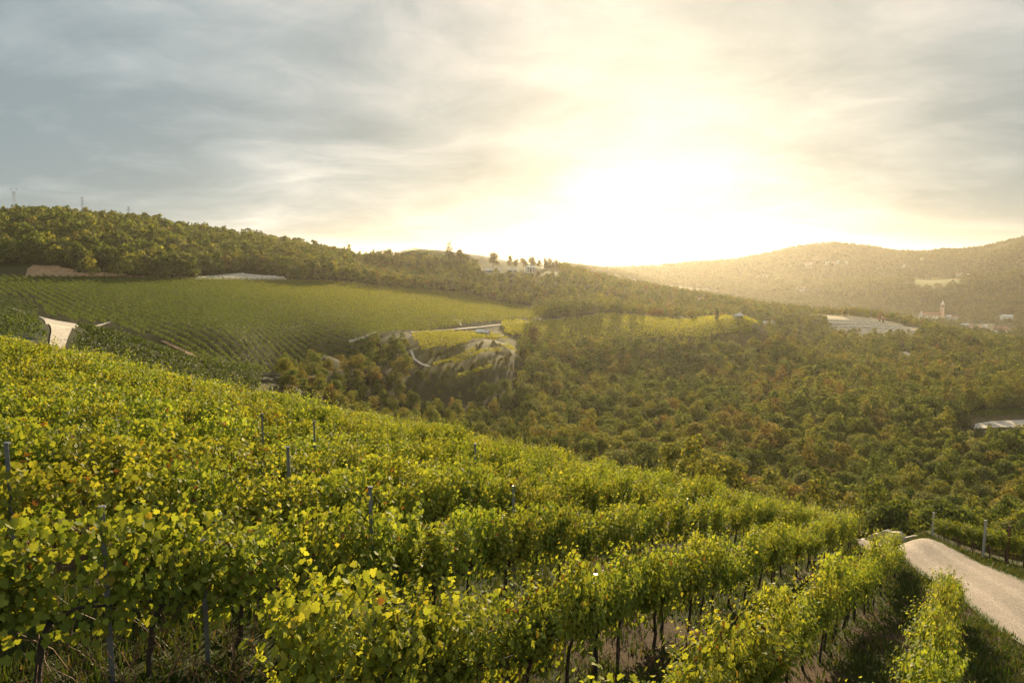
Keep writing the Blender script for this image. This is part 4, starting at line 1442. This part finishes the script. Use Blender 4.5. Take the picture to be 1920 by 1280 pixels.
VIL = 'village houses below the church'
gable_house(1778, 600, 900, 10, 8, 8, 2.2, 15, M['white_wall'], M['pale_roof'], 'tall white house right of the church tower', VIL)
gable_house(1789, 600, 900, 11, 8, 6, 2.2, -15, M['white_wall'], M['tile_roof'], 'white house second to the right of the church tower', VIL)
gable_house(1768, 603, 900, 9, 7, 4, 2.0, 5, M['brick'], M['tile_roof'], 'reddish house just below the church tower', VIL, wins=3, storeys=1)
gable_house(1887, 600, 900, 20, 11, 8, 2.8, -10, M['white_wall'], M['pale_roof'], 'large white villa on the slope at the right edge', VIL, wins=5)
gable_house(1808, 614, 700, 12, 8, 5, 2.0, -20, M['white_wall'], M['pale_roof'], 'white house at the left end of the lower village row', VIL)
gable_house(1818, 617, 700, 8, 7, 5, 2.0, 10, M['white_wall'], M['tile_roof'], 'small white house second in the lower village row', VIL)
gable_house(1834, 620, 700, 11, 7, 4, 2.0, 0, M['brick'], M['tile_roof'], 'brick house with tiled roof in the lower village row', VIL)
gable_house(1846, 618, 700, 6, 6, 7, 1.8, 0, M['white_wall'], M['pale_roof'], 'narrow white house at the right end of the lower village row', VIL)
gable_house(1877, 620, 700, 18, 8, 3.4, 3.2, 5, M['brick'], M['tile_roof'], 'long house with bright orange tiled roof at the lower right of the village', VIL, wins=5, storeys=1)
gable_house(1874, 629, 700, 18, 9, 4, 2.0, 0, M['white_wall'], M['pale_roof'], 'wide white building in front of the orange roofed house', VIL, wins=5)
gable_house(1905, 627, 700, 9, 6, 2.6, 1.2, 0, M['white_wall'], M['pale_roof'], 'low white building at the far right of the village', VIL, wins=4, storeys=1)
gable_house(1841, 628, 700, 9, 6, 2.6, 1.2, 0, M['white_wall'], M['pale_roof'], 'low white shed left of the wide white building', VIL, wins=4, storeys=1)
HAM = 'tiny white houses on the far hill'
for k, (px, py, w) in enumerate(((1421, 523, 16), (1430, 522, 12), (1438, 522, 9), (1513, 498, 22), (1521, 497, 16), (1551, 496, 18), (1562, 496, 14), (1571, 495, 12), (1586, 496, 14), (1505, 546, 20), (1694, 502, 9), (1729, 488, 11), (1798, 517, 20), (1815, 520, 9))):
    gable_house(px, py, 1400, w, 12, 9, 4, (-20 + 13 * k) % 40 - 20, M['white_wall'], M['pale_roof'] if k % 3 else M['tile_roof'], 'tiny white house far off on the hazy hillside', HAM, wins=3)


def church():
    A = hit(1745, 598, 1200)
    k = 1.0
    root = empty('church', A, R(-8))
    root.scale = (A[1] / 1600,) * 3
    L, W, H = 38 * k, 15 * k, 9 * k
    m = MB()
    m.add([(-L / 2, -W / 2, -4), (L / 2, -W / 2, -4), (L / 2, W / 2, -4), (-L / 2, W / 2, -4), (-L / 2, -W / 2, H), (L / 2, -W / 2, H), (L / 2, W / 2, H), (-L / 2, W / 2, H), (-L / 2, 0, H + 5), (L / 2, 0, H + 5)],
          [(0, 1, 5, 4), (1, 2, 6, 9, 5), (2, 3, 7, 6), (3, 0, 4, 8, 7)])
    m.build('nave', M['cream_wall'], root)
    r_ = MB()
    for sg in (-1, 1):
        r_.add([(-L / 2 - .2, sg * (W / 2 + .8), H - .4), (L / 2 + .8, sg * (W / 2 + .8), H - .4), (L / 2 + .8, 0, H + 5.2), (-L / 2 - .2, 0, H + 5.2), (-L / 2 - .2, sg * (W / 2 + .8), H), (L / 2 + .8, sg * (W / 2 + .8), H), (L / 2 + .8, 0, H + 5.7), (-L / 2 - .2, 0, H + 5.7)],
               [(0, 1, 2, 3), (4, 5, 6, 7), (0, 1, 5, 4), (1, 2, 6, 5), (3, 0, 4, 7)])
    r_.build('roof', M['tile_roof'], root)
    f = MB()
    x0, x1 = -L / 2 - 1.6, -L / 2 - .3
    prof = [(-W / 2 - 1, -4), (W / 2 + 1, -4), (W / 2 + 1, H + 1), (W / 4, H + 2.2), (W / 4, H + 5), (0, H + 8), (-W / 4, H + 5), (-W / 4, H + 2.2), (-W / 2 - 1, H + 1)]
    n = len(prof)
    f.add([(x0, a, b) for a, b in prof] + [(x1, a, b) for a, b in prof], [tuple(range(n)), tuple(range(n, 2 * n))[::-1]] + [(i, (i + 1) % n, n + (i + 1) % n, n + i) for i in range(n)])
    fa = f.build('facade', M['white_wall'], root)
    MB().box(x0 - .1, x0 + .1, -1.3, 1.3, -1, 4).build('door', M['wood_door'], fa)
    MB().box(x0 - .1, x0 + .1, -1.1, 1.1, 7, 9.2).build('window', M['glass'], fa)
    for i in range(5):
        cx = -L / 2 + L * (i + .7) / 5.6
        MB().box(cx - .6, cx + .6, -W / 2 - .1, -W / 2 + .1, 4.2, 7.4).build('window', M['glass'], root)
    MB().box(-L / 2 + 4, L / 2 - 6, -W / 2 - 5, -W / 2 - .3, -4, 4.0).build('side_aisle', M['white_wall'], root)
    # bell tower
    cx, cy, s = L / 2 + 3.2, 0, 3.0
    HT = 32 * k
    tw = MB().box(cx - s, cx + s, cy - s, cy + s, -4, HT).build('bell_tower', M['brick'], root)
    MB().box(cx - s - .4, cx + s + .4, cy - s - .4, cy + s + .4, HT + .002, HT + 1).build('cornice', M['white_wall'], tw)
    for dx in (-1.5, 1.5):
        MB().box(cx + dx - .8, cx + dx + .8, cy - s - .12, cy - s + .1, HT - 6.5, HT - 2.5).build('belfry_opening', M['glass'], tw)
    MB().box(cx - s - .15, cx + s + .15, cy - s - .15, cy + s + .15, HT - 8.2, HT - 7.7).build('string_course', M['white_wall'], tw)
    sp = MB()
    nn = 8
    for i, (rr, zz) in enumerate(((2.6, HT + 1.002), (2.4, HT + 2.6), (.15, HT + 8.5))):
        sp.v += [(cx + rr * math.cos(2 * math.pi * j / nn), cy + rr * math.sin(2 * math.pi * j / nn), zz) for j in range(nn)]
    for i in range(2):
        sp.f += [(i * nn + j, i * nn + (j + 1) % nn, (i + 1) * nn + (j + 1) % nn, (i + 1) * nn + j) for j in range(nn)]
    sp.f.append(tuple(2 * nn + j for j in range(nn)))
    spo = sp.build('spire', M['white_wall'], tw)
    tag(root, 'pale village church with a tall brick bell tower and white spire', 'church')


church()


# pale terraced slope on the right: stepped stone walls
def stone_terraces():
    lines = [((1540, 600), (1600, 601), (1660, 604)), ((1545, 605), (1620, 606), (1690, 610)), ((1556, 611), (1630, 612), (1708, 615)), ((1562, 617), (1640, 618), (1722, 620)), ((1580, 623), (1650, 624), (1716, 625))]
    names = ('topmost', 'second highest', 'middle', 'second lowest', 'lowest')
    for k, ln in enumerate(lines):
        up = [(a + 2, b - 2.6) for a, b in ln]
        Yk = 562 - 11.5 * k
        P = np.array([pt(a, b, Yk) for a, b in ln]); Q = np.array([pt(a, b, Yk + 7) for a, b in up])
        n = 40
        def res(Z):
            s = np.linspace(0, len(Z) - 1, n)
            return np.stack([np.interp(s, np.arange(len(Z)), Z[:, c]) for c in range(3)], 1)
        P, Q = res(P), res(Q)
        P[:, 2] = ground(P[:, 0], P[:, 1]); Q[:, 2] = ground(Q[:, 0], Q[:, 1])
        top = P.copy(); top[:, 2] += .7 + .5 * fbm(np.arange(n) / 3.0, np.arange(n) * 0.0 + k, 2, 6)
        P[:, 2] -= .6
        Q[:, 2] = np.maximum(Q[:, 2] + .3, top[:, 2] + .1)
        base = P[0].copy()
        V = np.concatenate([P, top, Q]) - base
        i = np.arange(n - 1)
        F = np.concatenate([np.stack([i, i + 1, n + i + 1, n + i], 1), np.stack([n + i, n + i + 1, 2 * n + i + 1, 2 * n + i], 1)])
        o = ob('stone_terrace', np_mesh('stone_terrace', V, [F], M['pale_stone']), None, tuple(base))
        tag(o, f'{names[k]} step of the pale stony terraced slope', 'stone terrace', 'pale stone terraces')


stone_terraces()


# ------------------------------------------------------------------ pylons and poles
def pylon(px, py, ymin, h, kind, label):
    A = hit(px, py, ymin)
    root = empty('pylon', A)
    m = MB()
    s = h * .055
    for sx in (-1, 1):
        for sy in (-1, 1):
            m.tube([(sx * s, sy * s, -2), (sx * s * .35, sy * s * .35, h)], .09, 4)
    for k in range(7):
        z0, z1 = h * k / 7, h * (k + 1) / 7
        a0, a1 = s * (1 - .65 * k / 7), s * (1 - .65 * (k + 1) / 7)
        m.tube([(-a0, -a0, z0), (a1, -a1, z1)], .05, 4)
        m.tube([(a0, -a0, z0), (-a1, -a1, z1)], .05, 4)
    m.build('mast', M['steel'], root)
    c = MB()
    if kind == 'y':
        c.tube([(0, 0, h * .9), (-h * .11, 0, h * 1.06), (-h * .07, 0, h * 1.12)], .1, 4)
        c.tube([(0, 0, h * .9), (h * .11, 0, h * 1.06), (h * .07, 0, h * 1.12)], .1, 4)
        c.tube([(-h * .16, 0, h * 1.06), (h * .16, 0, h * 1.06)], .09, 4)
    else:
        c.tube([(-h * .13, 0, h * .86), (h * .13, 0, h * .86)], .1, 4)
        c.tube([(-h * .07, 0, h * .97), (h * .07, 0, h * .97)], .09, 4)
    c.build('crossarm', M['steel'], root)
    tag(root, label, 'pylon', 'pylons on the left skyline')


pylon(30, 415, 300, 22, 'y', 'forked lattice pylon at the far left of the skyline')
pylon(157, 420, 300, 21, 't', 'cross-armed pylon second from the left on the skyline')
pylon(243, 428, 300, 17, 't', 'shortest cross-armed pylon beside the tallest hilltop tree')


def pole(px, py, ymin, h, label):
    A = hit(px, py, ymin)
    root = empty('utility_pole', A)
    MB().tube([(0, 0, -1), (0, 0, h)], [.16, .10], 8).build('shaft', M['concrete'], root)
    MB().box(-.9, .9, -.06, .06, h - .6, h - .45).build('crossarm', M['steel'], root)
    tag(root, label, 'pole', 'poles on the right slope')


pole(924, 505, 300, 9, 'slim pole in front of the broad tree on the ridge')
pole(1465, 575, 350, 9, 'pale pole on the slope left of the terraced stones')
pole(1451, 610, 300, 9, 'pole beside the long white farm building')
pole(1459, 595, 350, 11, 'tall pole above the long white farm building')
pole(1686, 612, 480, 8, 'pole at the upper edge of the pale terraced slope')
pole(1632, 603, 480, 9, 'pole left of the orange roofed house on the terraces')

# ------------------------------------------------------------------ far mountains
def mountains(name, prof, Y, depth, label, base_py=500, seed=1):
    n = 160
    px = np.linspace(prof[0][0], prof[-1][0], n)
    py = np.interp(px, [p[0] for p in prof], [p[1] for p in prof])
    py = py + fbm(px / 40, px * 0 + seed, 4, seed) * 5
    py = np.minimum(py, base_py)
    crest = np.array([pt(a, b, Y) for a, b in zip(px, py)])
    m = 14
    rows = []
    for k in range(-m, m + 1):
        f = abs(k) / m
        s = 1 + k / m * depth / Y
        g = crest * [s, s, 1]
        zb = -160.0
        rel = fbm(g[:, 0] / 700, g[:, 1] / 700, 4, seed + 5) * 150 * f * (1 - f)
        g[:, 2] = crest[:, 2] * (1 - f ** .8) + zb * f ** .8 + rel
        rows.append(g)
    V = np.concatenate(rows)
    i, j = np.meshgrid(np.arange(2 * m), np.arange(n - 1), indexing='ij')
    Q = np.stack([i * n + j, i * n + j + 1, (i + 1) * n + j + 1, (i + 1) * n + j], -1).reshape(-1, 4)
    o = ob(name, np_mesh(name, V, [Q], M['far_hill'], smooth=True))
    tag(o, label, 'mountains', kind='structure')


M['far_hill'] = plain('far_hill', (.05, .06, .03), 0.95, .35, .004)
mountains('mountains', [(820, 498), (870, 478), (900, 471), (940, 470), (960, 476), (1000, 473), (1040, 471), (1070, 480), (1120, 492), (1160, 499)], 26000, 800, 'faint distant mountain ridge left of the sun glow', seed=2)
mountains('mountains', [(1150, 499), (1200, 485), (1240, 478), (1275, 474), (1310, 478), (1370, 472), (1395, 472), (1430, 480), (1500, 490), (1600, 499)], 23000, 800, 'pale blue distant mountain ridge right of the sun glow', seed=4)


# ------------------------------------------------------------------ haze
def haze():
    dg = bpy.context.evaluated_depsgraph_get()
    lo, hi, far = 1e9, -1e9, 0
    for o in scene.objects:
        if o.type != 'MESH':
            continue
        mw = o.matrix_world if o.parent is None else None
        if mw is None:
            continue
        for c in o.bound_box:
            x, y, z = c[0] + o.location.x, c[1] + o.location.y, c[2] + o.location.z
            lo, hi, far = min(lo, z), max(hi, z), max(far, abs(x), abs(y))
    lo, hi, far = lo - 1.5, max(hi, 40) + 6, far + 60
    print('haze box', lo, hi, far)
    me = MB().box(-far, far, -far, far, lo, hi)
    m, t = new_mat('haze')
    v = t.n('ShaderNodeVolumePrincipled', None, Color=(.95, .88, .76, 1), Density=HAZE_D, Anisotropy=HAZE_G)
    t.n('ShaderNodeOutputMaterial', None, Volume=v.outputs[0])
    o = me.build('haze', m)
    tag(o, 'pale warm haze hanging in the valley air', 'haze', kind='stuff')


HAZE_D, HAZE_G = 6.2e-5, 0.70
haze()
